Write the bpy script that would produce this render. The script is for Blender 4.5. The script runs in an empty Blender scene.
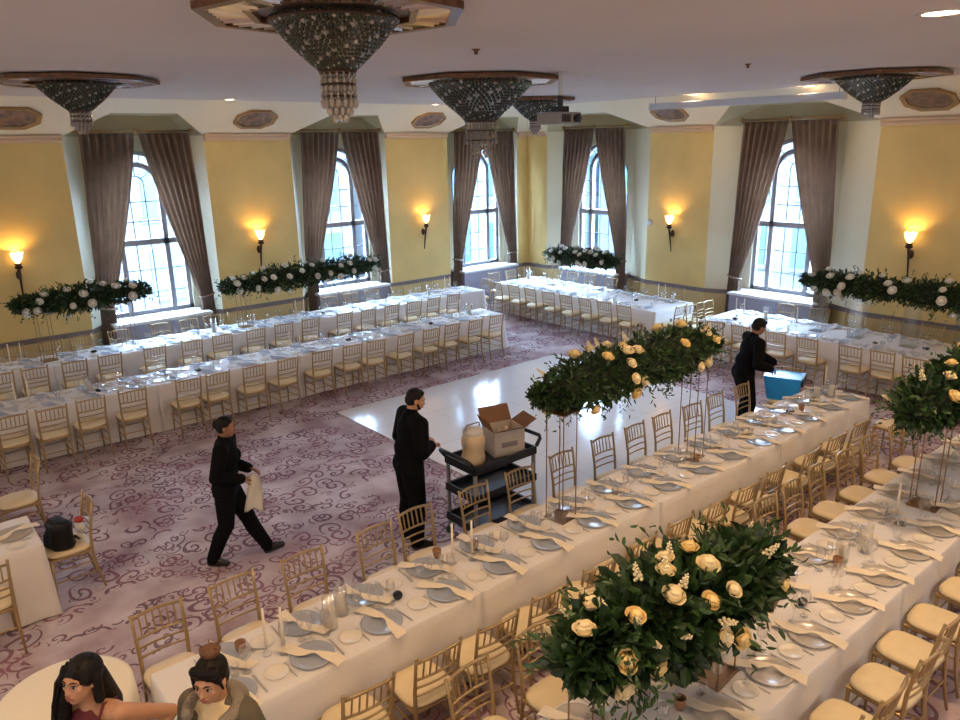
import bpy, bmesh, math, random
import numpy as np
from mathutils import Vector, Matrix, Euler, Quaternion
random.seed(7)
S = bpy.context.scene
COL = S.collection
PI = math.pi

# ------------------------------------------------------------------ camera
CAM_H = 4.25
cd = bpy.data.cameras.new('camera'); cam = bpy.data.objects.new('camera', cd); COL.objects.link(cam)
cF = Vector((0.61575048, 0.73832302, -0.27519169)); cR = Vector((0.76420716, -0.64467071, -0.01967463)); cU = Vector((0.19193425, 0.1981888, 0.96118804))
m = Matrix((cR, cU, -cF)).transposed().to_4x4(); m.translation = (0, 0, CAM_H)
cam.matrix_world = m
cd.sensor_width = 36; cd.lens = 752.017*36/960; cd.clip_start = 0.05; cd.clip_end = 200
S.camera = cam

# ------------------------------------------------------------------ colour management, world, light
S.view_settings.view_transform = 'Standard'; S.view_settings.look = 'None'
S.view_settings.gamma = 1; S.view_settings.use_curve_mapping = False
S.view_settings.exposure = 0.72
S.cycles.max_bounces = 8; S.cycles.diffuse_bounces = 4; S.cycles.glossy_bounces = 4
S.cycles.transparent_max_bounces = 24; S.cycles.transmission_bounces = 6
S.cycles.sample_clamp_indirect = 6; S.cycles.caustics_reflective = False; S.cycles.caustics_refractive = False
SKY = 46.0
w = bpy.data.worlds.new('sky'); S.world = w; w.use_nodes = True
nt = w.node_tree; bg = nt.nodes['Background']
tc = nt.nodes.new('ShaderNodeTexCoord'); sx = nt.nodes.new('ShaderNodeSeparateXYZ'); cr = nt.nodes.new('ShaderNodeValToRGB')
nt.links.new(tc.outputs['Generated'], sx.inputs[0]); nt.links.new(sx.outputs['Z'], cr.inputs[0]); nt.links.new(cr.outputs[0], bg.inputs[0])
cr.color_ramp.elements[0].position = 0.0; cr.color_ramp.elements[0].color = (.42, .56, .80, 1)
cr.color_ramp.elements[1].position = 0.35; cr.color_ramp.elements[1].color = (.43, .67, 1.0, 1)
bg.inputs[1].default_value = SKY

WA, WB, CEIL = 16.1, 15.35, 5.17     # wall planes and ceiling height
NA = [(3.44, 6.09, 4.76), (8.03, 10.55, 9.3), (12.46, 14.94, 13.7)]     # niches on the left wall: start, end, centre
NB = [(6.46, 10.06, 8.27), (11.8, 15.33, 13.58)]                        # niches on the right wall
DEP = .35

def area(name, loc, rot, sx_, sy_, power, col, shape='RECTANGLE', portal=False, spread=None):
    l = bpy.data.lights.new(name, 'AREA'); l.shape = shape; l.size = sx_; l.size_y = sy_; l.energy = power; l.color = col
    if spread: l.spread = spread
    if portal: l.cycles.is_portal = True
    o = bpy.data.objects.new(name, l); o.location = loc; o.rotation_euler = rot; COL.objects.link(o); return o
for (a, b, c) in NA:
    area('window_portal', (c, WA+DEP+.12, 2.65), (-PI/2, 0, 0), 1.9, 3.5, 1, (1, 1, 1), portal=True)
for (a, b, c) in NB:
    area('window_portal', (WB+DEP+.12, c, 2.65), (0, PI/2, 0), 3.5, 1.9, 1, (1, 1, 1), portal=True)
WARM = (1.0, .64, .33)
# added fill lamps on the two walls behind the camera, no source seen there
FILL_COL = (.86, .93, 1.0)
for y in (2.0, 8.0, 13.0): area('fill_near_left', (-4.85, y, 2.7), (0, -PI/2, 0), 3.4, 1.8, 34, FILL_COL)
for x in (0.0, 6.0, 12.0): area('fill_near_right', (x, -3.85, 2.7), (PI/2, 0, 0), 1.8, 3.4, 34, FILL_COL)

# ------------------------------------------------------------------ materials
def mat(name, col, rough=.5, metal=0, bump=0, bscale=40, spec=.5, vary=0, vscale=8, emit=None, estr=0, sheen=0):
    M = bpy.data.materials.new(name); M.use_nodes = True; n = M.node_tree; B = n.nodes['Principled BSDF']
    B.inputs['Base Color'].default_value = (*col, 1); B.inputs['Roughness'].default_value = rough
    B.inputs['Metallic'].default_value = metal; B.inputs['Specular IOR Level'].default_value = spec
    if sheen: B.inputs['Sheen Weight'].default_value = sheen
    if emit: B.inputs['Emission Color'].default_value = (*emit, 1); B.inputs['Emission Strength'].default_value = estr
    if bump or vary:
        t = n.nodes.new('ShaderNodeTexCoord')
        no = n.nodes.new('ShaderNodeTexNoise'); no.inputs['Scale'].default_value = bscale; no.inputs['Detail'].default_value = 4
        n.links.new(t.outputs['Object'], no.inputs['Vector'])
        if bump:
            b = n.nodes.new('ShaderNodeBump'); b.inputs['Strength'].default_value = bump; b.inputs['Distance'].default_value = .02
            n.links.new(no.outputs[0], b.inputs['Height']); n.links.new(b.outputs[0], B.inputs['Normal'])
        if vary:
            n2 = n.nodes.new('ShaderNodeTexNoise'); n2.inputs['Scale'].default_value = vscale; n2.inputs['Detail'].default_value = 3
            n.links.new(t.outputs['Object'], n2.inputs['Vector'])
            mx = n.nodes.new('ShaderNodeMix'); mx.data_type = 'RGBA'
            mr = n.nodes.new('ShaderNodeMapRange'); mr.inputs[1].default_value = .3; mr.inputs[2].default_value = .7
            n.links.new(n2.outputs[0], mr.inputs[0]); n.links.new(mr.outputs[0], mx.inputs[0])
            mx.inputs[6].default_value = (*[c*(1-vary) for c in col], 1); mx.inputs[7].default_value = (*[min(1, c*(1+vary)) for c in col], 1)
            n.links.new(mx.outputs[2], B.inputs['Base Color'])
    return M
def glassmat(name, tint=(1, 1, 1), gloss=.05, rough=.02):
    M = bpy.data.materials.new(name); M.use_nodes = True; n = M.node_tree
    for x in list(n.nodes):
        if x.type == 'BSDF_PRINCIPLED': n.nodes.remove(x)
    out = n.nodes['Material Output']
    tr = n.nodes.new('ShaderNodeBsdfTransparent'); tr.inputs[0].default_value = (*tint, 1)
    gl = n.nodes.new('ShaderNodeBsdfGlossy'); gl.inputs['Roughness'].default_value = rough
    lw = n.nodes.new('ShaderNodeLayerWeight'); lw.inputs[0].default_value = .35
    ma = n.nodes.new('ShaderNodeMath'); ma.operation = 'MULTIPLY_ADD'; ma.inputs[1].default_value = .42; ma.inputs[2].default_value = gloss; ma.use_clamp = True
    mx = n.nodes.new('ShaderNodeMixShader')
    n.links.new(lw.outputs['Facing'], ma.inputs[0]); n.links.new(ma.outputs[0], mx.inputs[0])
    n.links.new(tr.outputs[0], mx.inputs[1]); n.links.new(gl.outputs[0], mx.inputs[2]); n.links.new(mx.outputs[0], out.inputs[0])
    return M

M_yel = mat('yellow paint', (.74, .54, .20), .6, bump=.15, bscale=30, vary=.06, vscale=1.5)
M_cream = mat('cream paint', (.78, .72, .52), .6, bump=.1, bscale=30)
M_frieze = mat('frieze paint', (.86, .78, .60), .6)
M_hood = mat('olive cream hood', (.52, .45, .27), .6)  # hood faces are darker and more olive than the cream jambs
M_dado = mat('dado paint', (.62, .46, .20), .6)
M_mold = mat('pink cream moulding', (.70, .50, .33), .5)
M_rail = mat('grey brown rail', (.20, .16, .15), .5)
M_ceil = mat('ceiling paint', (.68, .61, .585), .8, bump=.1, bscale=12, vary=.04, vscale=.6)
M_sill = mat('white sill', (.70, .70, .70), .35)
M_panel = mat('lilac grey panel', (.26, .24, .30), .5)
M_frame = mat('grey window frame', (.30, .29, .31), .45)
M_lead = mat('window bars', (.10, .11, .12), .5)
M_curt = mat('taupe curtain', (.34, .245, .185), .85, bump=.2, bscale=60, vary=.12, vscale=5)
M_cbrass = mat('antique brass', (.35, .22, .10), .35, metal=.8)
M_gold = mat('champagne gold chair paint', (.43, .30, .145), .32, metal=.45, spec=.6)
M_cush = mat('cream cushion', (.80, .66, .42), .6, bump=.1, bscale=30, vary=.04)
M_cloth = mat('tablecloth', (.80, .76, .73), .75, bump=.25, bscale=9, sheen=.2)
M_char = mat('blue grey charger', (.47, .51, .58), .2, metal=.25)
M_chars = mat('cream charger', (.62, .57, .52), .22, metal=.25)
M_plate = mat('cream china', (.82, .76, .66), .2)
M_nap = mat('cream napkin', (.86, .76, .60), .8)
M_napw = mat('white napkin', (.84, .82, .80), .8)
M_steel = mat('steel cutlery', (.62, .60, .58), .35, metal=.6)
M_glass = glassmat('clear glass')
M_acry = glassmat('clear acrylic', (.93, .95, .97), .1)
M_amber = mat('brown cut glass', (.30, .15, .07), .15, spec=.8)
M_wax = mat('ivory wax', (.88, .80, .66), .45)
M_black = mat('black plastic', (.012, .012, .016), .4)
M_blackd = mat('black dish', (.010, .010, .014), .2)
M_rod = mat('bronze gold rod', (.36, .23, .13), .3, metal=.9)
M_leaf = mat('dark green leaf', (.018, .048, .014), .45, vary=.5, vscale=12)
M_leaf2 = mat('mid green leaf', (.04, .09, .025), .4, vary=.4, vscale=12)
M_core = mat('dark core', (.008, .018, .006), .9)
M_rose = mat('cream rose', (.93, .82, .55), .5, vary=.06, vscale=30)
M_rosey = mat('yellow rose', (.93, .74, .36), .5, vary=.08, vscale=30)
M_rosew = mat('white rose', (.86, .84, .76), .5)
M_skin1 = mat('tan skin', (.52, .27, .15), .5, vary=.06)
M_skin2 = mat('brown skin', (.30, .14, .08), .5, vary=.06)
M_hair = mat('dark hair', (.007, .005, .004), .5, bump=.3, bscale=60, spec=.2)
M_bun = mat('brown hair', (.14, .06, .025), .5, bump=.6, bscale=50)
M_shirt = mat('black cloth', (.004, .004, .005), .9, bump=.15, bscale=20, spec=.12)
M_red = mat('red dish', (.45, .03, .03), .4)

# ------------------------------------------------------------------ mesh helpers
def newobj(name, me, M=None, parent=None, smooth=False, loc=None):
    o = bpy.data.objects.new(name, me); COL.objects.link(o)
    if M is not None and not me.materials: me.materials.append(M)
    if smooth: me.shade_smooth()
    if parent: o.parent = parent
    if loc is not None: o.location = loc
    return o
def from_bm(name, bm, M=None, parent=None, smooth=False, loc=None):
    me = bpy.data.meshes.new(name); bm.normal_update(); bm.to_mesh(me); bm.free(); return newobj(name, me, M, parent, smooth, loc)
def pyd(name, v, f, M=None, parent=None, smooth=False, loc=None):
    me = bpy.data.meshes.new(name); me.from_pydata([tuple(x) for x in v], [], f); me.update(); return newobj(name, me, M, parent, smooth, loc)
def box(bm, x0, x1, y0, y1, z0, z1, bev=0):
    r = bmesh.ops.create_cube(bm, size=1)
    for v in r['verts']: v.co = Vector(((x0+x1)/2+v.co.x*(x1-x0), (y0+y1)/2+v.co.y*(y1-y0), (z0+z1)/2+v.co.z*(z1-z0)))
    if bev:
        es = list({e for v in r['verts'] for e in v.link_edges})
        bmesh.ops.bevel(bm, geom=es, offset=bev, segments=2, affect='EDGES', profile=.6)
def tube(bm, pts, rad, n=8, cap=True):
    pts = [Vector(p) for p in pts]; rr = rad if isinstance(rad, (list, tuple)) else [rad]*len(pts)
    rings = []; ref = None
    for i, p in enumerate(pts):
        d = (pts[min(i+1, len(pts)-1)]-pts[max(i-1, 0)]).normalized()
        if ref is None: ref = Vector((0, 0, 1)) if abs(d.z) < .9 else Vector((1, 0, 0))
        a = d.cross(ref).normalized(); b = a.cross(d).normalized(); ref = b if abs(b.dot(d)) < .9 else ref
        rings.append([bm.verts.new(p+(a*math.cos(2*PI*k/n)+b*math.sin(2*PI*k/n))*rr[i]) for k in range(n)])
    for i in range(len(rings)-1):
        for k in range(n): bm.faces.new((rings[i][k], rings[i][(k+1) % n], rings[i+1][(k+1) % n], rings[i+1][k]))
    if cap: bm.faces.new(rings[0][::-1]); bm.faces.new(rings[-1])
def lathe(bm, prof, n=16, c=(0, 0, 0), cap=False):
    rings = []
    for r, z in prof:
        rings.append([bm.verts.new((c[0]+max(r, 1e-4)*math.cos(2*PI*k/n), c[1]+max(r, 1e-4)*math.sin(2*PI*k/n), c[2]+z)) for k in range(n)])
    for i in range(len(rings)-1):
        for k in range(n): bm.faces.new((rings[i][k], rings[i][(k+1) % n], rings[i+1][(k+1) % n], rings[i+1][k]))
    if cap: bm.faces.new(rings[0][::-1]); bm.faces.new(rings[-1])
def ball(bm, c, r, sub=2, rot=None):
    q = bmesh.ops.create_icosphere(bm, subdivisions=sub, radius=1)
    r = (r, r, r) if isinstance(r, (int, float)) else r
    for v in q['verts']:
        p = Vector((v.co.x*r[0], v.co.y*r[1], v.co.z*r[2]))
        if rot is not None: p = rot @ p
        v.co = p+Vector(c)
def fixn(bm): bmesh.ops.recalc_face_normals(bm, faces=bm.faces)
def B(): return bmesh.new()
def thing(name, label, cat, loc=(0, 0, 0), rz=0, group=None):
    o = bpy.data.objects.new(name, None); COL.objects.link(o); o.empty_display_size = .1
    o.location = loc; o.rotation_euler = (0, 0, rz); o['label'] = label; o['category'] = cat
    if group: o['group'] = group
    return o
def tag(o, label, cat, group=None, kind=None):
    o['label'] = label; o['category'] = cat
    if group: o['group'] = group
    if kind: o['kind'] = kind
    return o
def struct(o, label=None):
    o['kind'] = 'structure'
    if label: o['label'] = label
    return o
def dup(root, loc, rz, label, group=None, scale=None):
    r = root.copy(); COL.objects.link(r); r.location = loc; r.rotation_euler = (0, 0, rz); r['label'] = label
    if group: r['group'] = group
    if scale: r.scale = scale
    for ch in root.children:
        c = ch.copy(); COL.objects.link(c); c.parent = r
        for g in ch.children:
            d = g.copy(); COL.objects.link(d); d.parent = c
    return r
class Proto:
    """first placement moves the built thing itself, later ones copy it"""
    def __init__(s, root): s.root = root; s.used = False
    def put(s, loc, rz, label, group=None):
        if not s.used:
            s.used = True; r = s.root; r.location = loc; r.rotation_euler = (0, 0, rz); r['label'] = label
            if group: r['group'] = group
            return r
        return dup(s.root, loc, rz, label, group)
ORD = ['', 'first', 'second', 'third', 'fourth', 'fifth', 'sixth', 'seventh', 'eighth', 'ninth', 'tenth', 'eleventh', 'twelfth', 'thirteenth', 'fourteenth', 'fifteenth', 'sixteenth', 'seventeenth', 'eighteenth', 'nineteenth', 'twentieth', 'twenty-first', 'twenty-second']

# ================================================================== ROOM
X0, Y0 = -5.0, -4.0
# carpet
def carpet():
    M = bpy.data.materials.new('scroll carpet'); M.use_nodes = True; n = M.node_tree; Bs = n.nodes['Principled BSDF']; L = n.links
    N = lambda t: n.nodes.new('ShaderNode'+t)
    def math_(op, a, b=None, c=None):
        q = N('Math'); q.operation = op
        for i, x in enumerate((a, b, c)):
            if x is None: continue
            if isinstance(x, (int, float)): q.inputs[i].default_value = x
            else: L.new(x, q.inputs[i])
        return q.outputs[0]
    tc = N('TexCoord'); 
    def scroll(scale, seed, turns, width):
        mp = N('Mapping'); mp.inputs['Location'].default_value = (seed, seed*1.7, 0); L.new(tc.outputs['Object'], mp.inputs[0])
        wn = N('TexNoise'); wn.inputs['Scale'].default_value = 1.3; L.new(mp.outputs[0], wn.inputs['Vector'])
        vs = N('VectorMath'); vs.operation = 'SCALE'; vs.inputs['Scale'].default_value = .35; L.new(wn.outputs['Color'], vs.inputs[0])
        va = N('VectorMath'); va.operation = 'ADD'; L.new(mp.outputs[0], va.inputs[0]); L.new(vs.outputs[0], va.inputs[1])
        vo = N('TexVoronoi'); vo.voronoi_dimensions = '2D'; vo.inputs['Scale'].default_value = scale; vo.inputs['Randomness'].default_value = .8; L.new(va.outputs[0], vo.inputs['Vector'])
        sc_ = N('VectorMath'); sc_.operation = 'SUBTRACT'; L.new(va.outputs[0], sc_.inputs[0]); L.new(vo.outputs['Position'], sc_.inputs[1])
        sp = N('SeparateXYZ'); L.new(sc_.outputs[0], sp.inputs[0])
        sc2 = N('SeparateColor'); L.new(vo.outputs['Color'], sc2.inputs[0])
        an = math_('ARCTAN2', sp.outputs[1], sp.outputs[0])
        d = math_('MULTIPLY', vo.outputs['Distance'], 1.0)
        flip = math_('SUBTRACT', math_('MULTIPLY', math_('GREATER_THAN', sc2.outputs[0], .5), 2), 1)
        ph = math_('ADD', math_('MULTIPLY', an, flip), math_('MULTIPLY', d, turns))
        ph = math_('ADD', ph, math_('MULTIPLY', sc2.outputs[1], 6.28))
        s = math_('COSINE', ph)
        line = math_('GREATER_THAN', s, width)
        inside = math_('LESS_THAN', d, .50)
        on = math_('GREATER_THAN', sc2.outputs[2], .12)
        return math_('MULTIPLY', math_('MULTIPLY', line, inside), on)
    a = scroll(3.5, 3.1, 18, .52); b = scroll(5.6, 11.3, 17, .55)
    # dark base cloud
    n1 = N('TexNoise'); n1.inputs['Scale'].default_value = 1.6; n1.inputs['Detail'].default_value = 5; L.new(tc.outputs['Object'], n1.inputs['Vector'])
    r1 = N('ValToRGB'); L.new(n1.outputs[0], r1.inputs[0])
    e = r1.color_ramp.elements; e[0].position = .35; e[0].color = (.40, .28, .30, 1); e[1].position = .65; e[1].color = (.70, .61, .64, 1)
    n2 = N('TexNoise'); n2.inputs['Scale'].default_value = 1.1; n2.inputs['Detail'].default_value = 3; L.new(tc.outputs['Object'], n2.inputs['Vector'])
    r2 = N('ValToRGB'); L.new(n2.outputs[0], r2.inputs[0])
    e = r2.color_ramp.elements; e[0].position = .4; e[0].color = (.09, .03, .055, 1); e[1].position = .62; e[1].color = (.25, .075, .12, 1)
    # patches where the scrolls gather
    n3 = N('TexNoise'); n3.inputs['Scale'].default_value = 1.0; n3.inputs['Detail'].default_value = 2
    mp3 = N('Mapping'); mp3.inputs['Rotation'].default_value = (0, 0, .5); mp3.inputs['Scale'].default_value = (.8, 1.6, 1); L.new(tc.outputs['Object'], mp3.inputs[0]); L.new(mp3.outputs[0], n3.inputs['Vector'])
    gate = math_('GREATER_THAN', n3.outputs[0], .42); gate2 = math_('LESS_THAN', n3.outputs[0], .56)
    tot = math_('MAXIMUM', math_('MULTIPLY', a, gate), math_('MULTIPLY', b, math_('MULTIPLY', gate2, gate)))
    mx = N('Mix'); mx.data_type = 'RGBA'; L.new(math_('MULTIPLY', tot, .78), mx.inputs[0]); L.new(r1.outputs[0], mx.inputs[6]); L.new(r2.outputs[0], mx.inputs[7])
    L.new(mx.outputs[2], Bs.inputs['Base Color']); Bs.inputs['Roughness'].default_value = .95; Bs.inputs['Specular IOR Level'].default_value = .1
    nb = N('TexNoise'); nb.inputs['Scale'].default_value = 150; L.new(tc.outputs['Object'], nb.inputs['Vector'])
    bp = N('Bump'); bp.inputs['Strength'].default_value = .3; bp.inputs['Distance'].default_value = .01; L.new(nb.outputs[0], bp.inputs['Height']); L.new(bp.outputs[0], Bs.inputs['Normal'])
    return M
bm = B(); box(bm, X0, WB+.9, Y0, WA+.9, -.2, 0); struct(from_bm('floor', bm, carpet()), 'mauve carpet with plum scroll pattern')
bm = B(); box(bm, X0, WB+.9, Y0, WA+.9, CEIL, CEIL+.2); struct(from_bm('ceiling', bm, M_ceil))
bm = B(); box(bm, X0-.2, X0, Y0, WA+.9, 0, CEIL); struct(from_bm('wall_near_left', bm, M_yel))
bm = B(); box(bm, X0, WB+.9, Y0-.2, Y0, 0, CEIL); struct(from_bm('wall_near_right', bm, M_yel))

ZJ, ZP = 4.55, 4.94     # top of jambs / head of the hood
HWIN = .85; BH = 1.02
ZS, ZSPR = .93, 3.42
def wallmap(kind):
    if kind == 'A': return lambda s, d, z: Vector((s, WA+d, z))
    return lambda s, d, z: Vector((WB+d, s, z))
def archpts(c, hw, zb, zs, n=16):
    p = [(c+hw, zb)]
    for i in range(n+1):
        a = PI*i/n; p.append((c+hw*math.cos(a), zs+hw*math.sin(a)))
    p.append((c-hw, zb)); return p
def build_wall(kind, name, niches, s_lo, s_hi):
    T = wallmap(kind); bm = B()
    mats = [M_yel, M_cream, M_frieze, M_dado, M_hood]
    def F(pts, mi):
        f = bm.faces.new([bm.verts.new(T(*p)) for p in pts]); f.material_index = mi
    edges = [s_lo]+[e for a, b, c in niches for e in (a, b)]+[s_hi]
    for i in range(0, len(edges), 2):
        a, b = edges[i], edges[i+1]
        F([(a, 0, 0), (b, 0, 0), (b, 0, .8), (a, 0, .8)], 3); F([(a, 0, .8), (b, 0, .8), (b, 0, ZJ), (a, 0, ZJ)], 0)
        F([(a, 0, ZJ), (b, 0, ZJ), (b, -1.2, CEIL), (a, -1.2, CEIL)], 2)
    tw = .6 if kind == 'A' else .95
    for a, b, c in niches:
        l, r = c-BH, c+BH; h0, h1 = c-tw, c+tw; k0, k1 = c-.85, c+.85
        for s, q in ((a, l), (b, r)):
            F([(s, 0, 0), (q, DEP, 0), (q, DEP, .8), (s, 0, .8)], 3); F([(s, 0, .8), (q, DEP, .8), (q, DEP, ZJ), (s, 0, ZJ)], 1)
        F([(a, 0, ZJ), (h0, -.75, ZP), (h0, -1.2, CEIL), (a, -1.2, CEIL)], 2)
        F([(h0, -.75, ZP), (h1, -.75, ZP), (h1, -1.2, CEIL), (h0, -1.2, CEIL)], 2)
        F([(h1, -.75, ZP), (b, 0, ZJ), (b, -1.2, CEIL), (h1, -1.2, CEIL)], 2)
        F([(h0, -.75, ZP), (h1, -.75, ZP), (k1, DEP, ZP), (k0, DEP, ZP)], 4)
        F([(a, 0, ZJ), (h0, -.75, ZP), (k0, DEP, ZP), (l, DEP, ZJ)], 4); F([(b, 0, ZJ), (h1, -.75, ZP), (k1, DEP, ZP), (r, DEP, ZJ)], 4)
        # back wall around the arched opening
        F([(l, DEP, 0), (r, DEP, 0), (r, DEP, ZS), (l, DEP, ZS)], 1)
        F([(l, DEP, ZS), (c-HWIN, DEP, ZS), (c-HWIN, DEP, ZSPR), (l, DEP, ZSPR)], 1); F([(r, DEP, ZS), (c+HWIN, DEP, ZS), (c+HWIN, DEP, ZSPR), (r, DEP, ZSPR)], 1)
        ap = archpts(c, HWIN, ZS, ZSPR)[1:-1]
        zt = ZJ
        F([(r, DEP, ZSPR), (ap[0][0], DEP, ap[0][1]), (ap[4][0], DEP, ap[4][1]), (r, DEP, zt)], 1)
        F([(l, DEP, ZSPR), (ap[16][0], DEP, ap[16][1]), (ap[12][0], DEP, ap[12][1]), (l, DEP, zt)], 1)
        for i in range(0, 4):
            F([(ap[i][0], DEP, ap[i][1]), (ap[i+1][0], DEP, ap[i+1][1]), (ap[4][0], DEP, ap[4][1])], 1) if i < 3 else None
            F([(ap[16-i][0], DEP, ap[16-i][1]), (ap[15-i][0], DEP, ap[15-i][1]), (ap[12][0], DEP, ap[12][1])], 1) if i < 3 else None
        for i in range(4, 12):
            x0 = r+(l-r)*(i-4)/8; x1 = r+(l-r)*(i-3)/8
            F([(ap[i][0], DEP, ap[i][1]), (ap[i+1][0], DEP, ap[i+1][1]), (x1, DEP, zt), (x0, DEP, zt)], 1)
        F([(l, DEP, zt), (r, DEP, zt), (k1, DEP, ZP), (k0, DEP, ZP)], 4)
        # reveal of the opening
        full = archpts(c, HWIN, ZS, ZSPR); full.append(full[0])
        for i in range(len(full)-1):
            p, q = full[i], full[i+1]; F([(p[0], DEP, p[1]), (q[0], DEP, q[1]), (q[0], DEP+.22, q[1]), (p[0], DEP+.22, p[1])], 1)
    bmesh.ops.remove_doubles(bm, verts=bm.verts, dist=.0005)
    o = from_bm(name, bm, None); [o.data.materials.append(x) for x in mats]; struct(o); return T
TA = build_wall('A', 'wall_left', NA, X0, WB); TB = build_wall('B', 'wall_right', NB, Y0, WA)

def slab(T, s0, s1, d0, d1, z0, z1, bm, bev=0):
    p, q = T(s0, d0, z0), T(s1, d1, z1)
    box(bm, min(p.x, q.x), max(p.x, q.x), min(p.y, q.y), max(p.y, q.y), min(p.z, q.z), max(p.z, q.z), bev)
tn = 1
for T, niches, lo, hi in ((TA, NA, X0, WB-.02), (TB, NB, Y0, WA-.02)):
    edges = [lo]+[e for a, b, c in niches for e in (a, b)]+[hi]
    for i in range(0, len(edges), 2):
        bm = B(); slab(T, edges[i], edges[i+1], -.07, .01, 4.44, 4.52, bm, .02); slab(T, edges[i], edges[i+1], -.10, .01, 4.52, 4.57, bm, .01)
        struct(from_bm('trim_%d' % tn, bm, M_mold)); tn += 1
    # chair rail follows the niches
    pts = [(lo, -.015)]
    for a, b, c in niches: pts += [(a, -.015), (c-BH, DEP-.015), (c+BH, DEP-.015), (b, -.015)]
    pts.append((hi, -.015)); bm = B()
    for i in range(len(pts)-1):
        (s0, d0), (s1, d1) = pts[i], pts[i+1]
        vs = [T(s0, d0, .78), T(s1, d1, .78), T(s1, d1, .88), T(s0, d0, .88), T(s0, d0+.04, .78), T(s1, d1+.04, .78), T(s1, d1+.04, .88), T(s0, d0+.04, .88)]
        V = [bm.verts.new(v) for v in vs]
        for f in ((0, 1, 2, 3), (3, 2, 6, 7), (0, 4, 5, 1)): bm.faces.new([V[k] for k in f])
    struct(from_bm('trim_%d' % tn, bm, M_rail)); tn += 1
    bm = B()
    for i in range(len(pts)-1):
        (s0, d0), (s1, d1) = pts[i], pts[i+1]
        V = [bm.verts.new(v) for v in (T(s0, d0, .0), T(s1, d1, .0), T(s1, d1, .14), T(s0, d0, .14), T(s1, d1+.03, .14), T(s0, d0+.03, .14))]
        bm.faces.new([V[k] for k in (0, 1, 2, 3)]); bm.faces.new([V[k] for k in (3, 2, 4, 5)])
    struct(from_bm('baseboard_left' if T is TA else 'baseboard_right', bm, M_rail))

# windows, sills
def arc_bar(bm, T, c, r, zs, w_, d0, d1, a0=0, a1=PI, n=20):
    prev = None
    for i in range(n+1):
        a = a0+(a1-a0)*i/n; ring = []
        for rr, d in ((r-w_/2, d0), (r+w_/2, d0), (r+w_/2, d1), (r-w_/2, d1)):
            ring.append(bm.verts.new(T(c+rr*math.cos(a), d, zs+rr*math.sin(a))))
        if prev:
            for k in range(4): bm.faces.new((prev[k], prev[(k+1) % 4], ring[(k+1) % 4], ring[k]))
        prev = ring
def bar_seg(bm, T, p, q, w_, d0, d1):
    p = Vector(p); q = Vector(q); t = (q-p).normalized(); nn = Vector((-t.y, t.x))*w_/2
    V = [bm.verts.new(T(a.x, d, a.y)) for d in (d0, d1) for a in (p+nn, p-nn, q-nn, q+nn)]
    for f in ((0, 1, 2, 3), (4, 7, 6, 5), (0, 4, 5, 1), (1, 5, 6, 2), (2, 6, 7, 3), (3, 7, 4, 0)): bm.faces.new([V[k] for k in f])
def window(idx, T, c):
    d0, d1 = DEP+.06, DEP+.16
    bm = B()
    for s in (-1, 1): slab(T, c+s*HWIN, c+s*(HWIN-.08), d0, d1, ZS, ZSPR, bm); slab(T, c+s*.45-.05, c+s*.45+.05, d0-.02, d1, ZS, 3.55, bm)
    slab(T, c-HWIN, c+HWIN, d0, d1, ZS, ZS+.10, bm); slab(T, c-HWIN, c+HWIN, d0-.02, d1, 2.38, 2.50, bm)
    arc_bar(bm, T, c, HWIN-.04, ZSPR, .08, d0, d1); arc_bar(bm, T, c, .45, 3.55, .10, d0-.02, d1)
    fixn(bm); W = from_bm('window_%d' % idx, bm, M_frame); struct(W, 'arched three-light window with grey frame')
    bm = B(); e0, e1 = DEP+.10, DEP+.115; wd = .022
    for x in (-.15, .15):
        bar_seg(bm, T, (c+x, ZS), (c+x, 3.62), wd, e0, e1)
    for z in (1.38, 1.86, 2.86, 3.26): bar_seg(bm, T, (c-HWIN+.05, z), (c+HWIN-.05, z), wd, e0, e1)
    arc_bar(bm, T, c, .15, 3.62, wd, e0, e1, n=10); 
    for a in (PI*.25, PI*.5, PI*.75): bar_seg(bm, T, (c+.15*math.cos(a), 3.62+.15*math.sin(a)), (c+.42*math.cos(a), 3.55+.42*math.sin(a)), wd, e0, e1)
    for a in (PI*.12, PI*.3, PI*.44, PI*.56, PI*.7, PI*.88): bar_seg(bm, T, (c+.49*math.cos(a), 3.52+.49*math.sin(a)), (c+.84*math.cos(a), ZSPR+.84*math.sin(a)), wd, e0, e1)
    fixn(bm); from_bm('glazing_bars', bm, M_lead, W)
    bm = B(); bm.faces.new([bm.verts.new(T(s, DEP+.108, z)) for s, z in archpts(c, HWIN-.02, ZS, ZSPR)]); from_bm('pane', bm, M_glass, W)
    bm = B(); slab(T, c-1.0, c+1.0, -.30, DEP+.2, .88, .94, bm, .012); struct(from_bm('window_%d_sill' % idx, bm, M_sill), 'white window sill')
    bm = B(); slab(T, c-.97, c+.97, -.26, DEP, 0, .88, bm); struct(from_bm('trim_%d' % (20+idx), bm, M_panel), 'lilac grey panel under the window')
WN = [(TA, c) for a, b, c in NA]+[(TB, c) for a, b, c in NB[::-1]]
for i, (T, c) in enumerate(WN): window(i+1, T, c)

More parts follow.
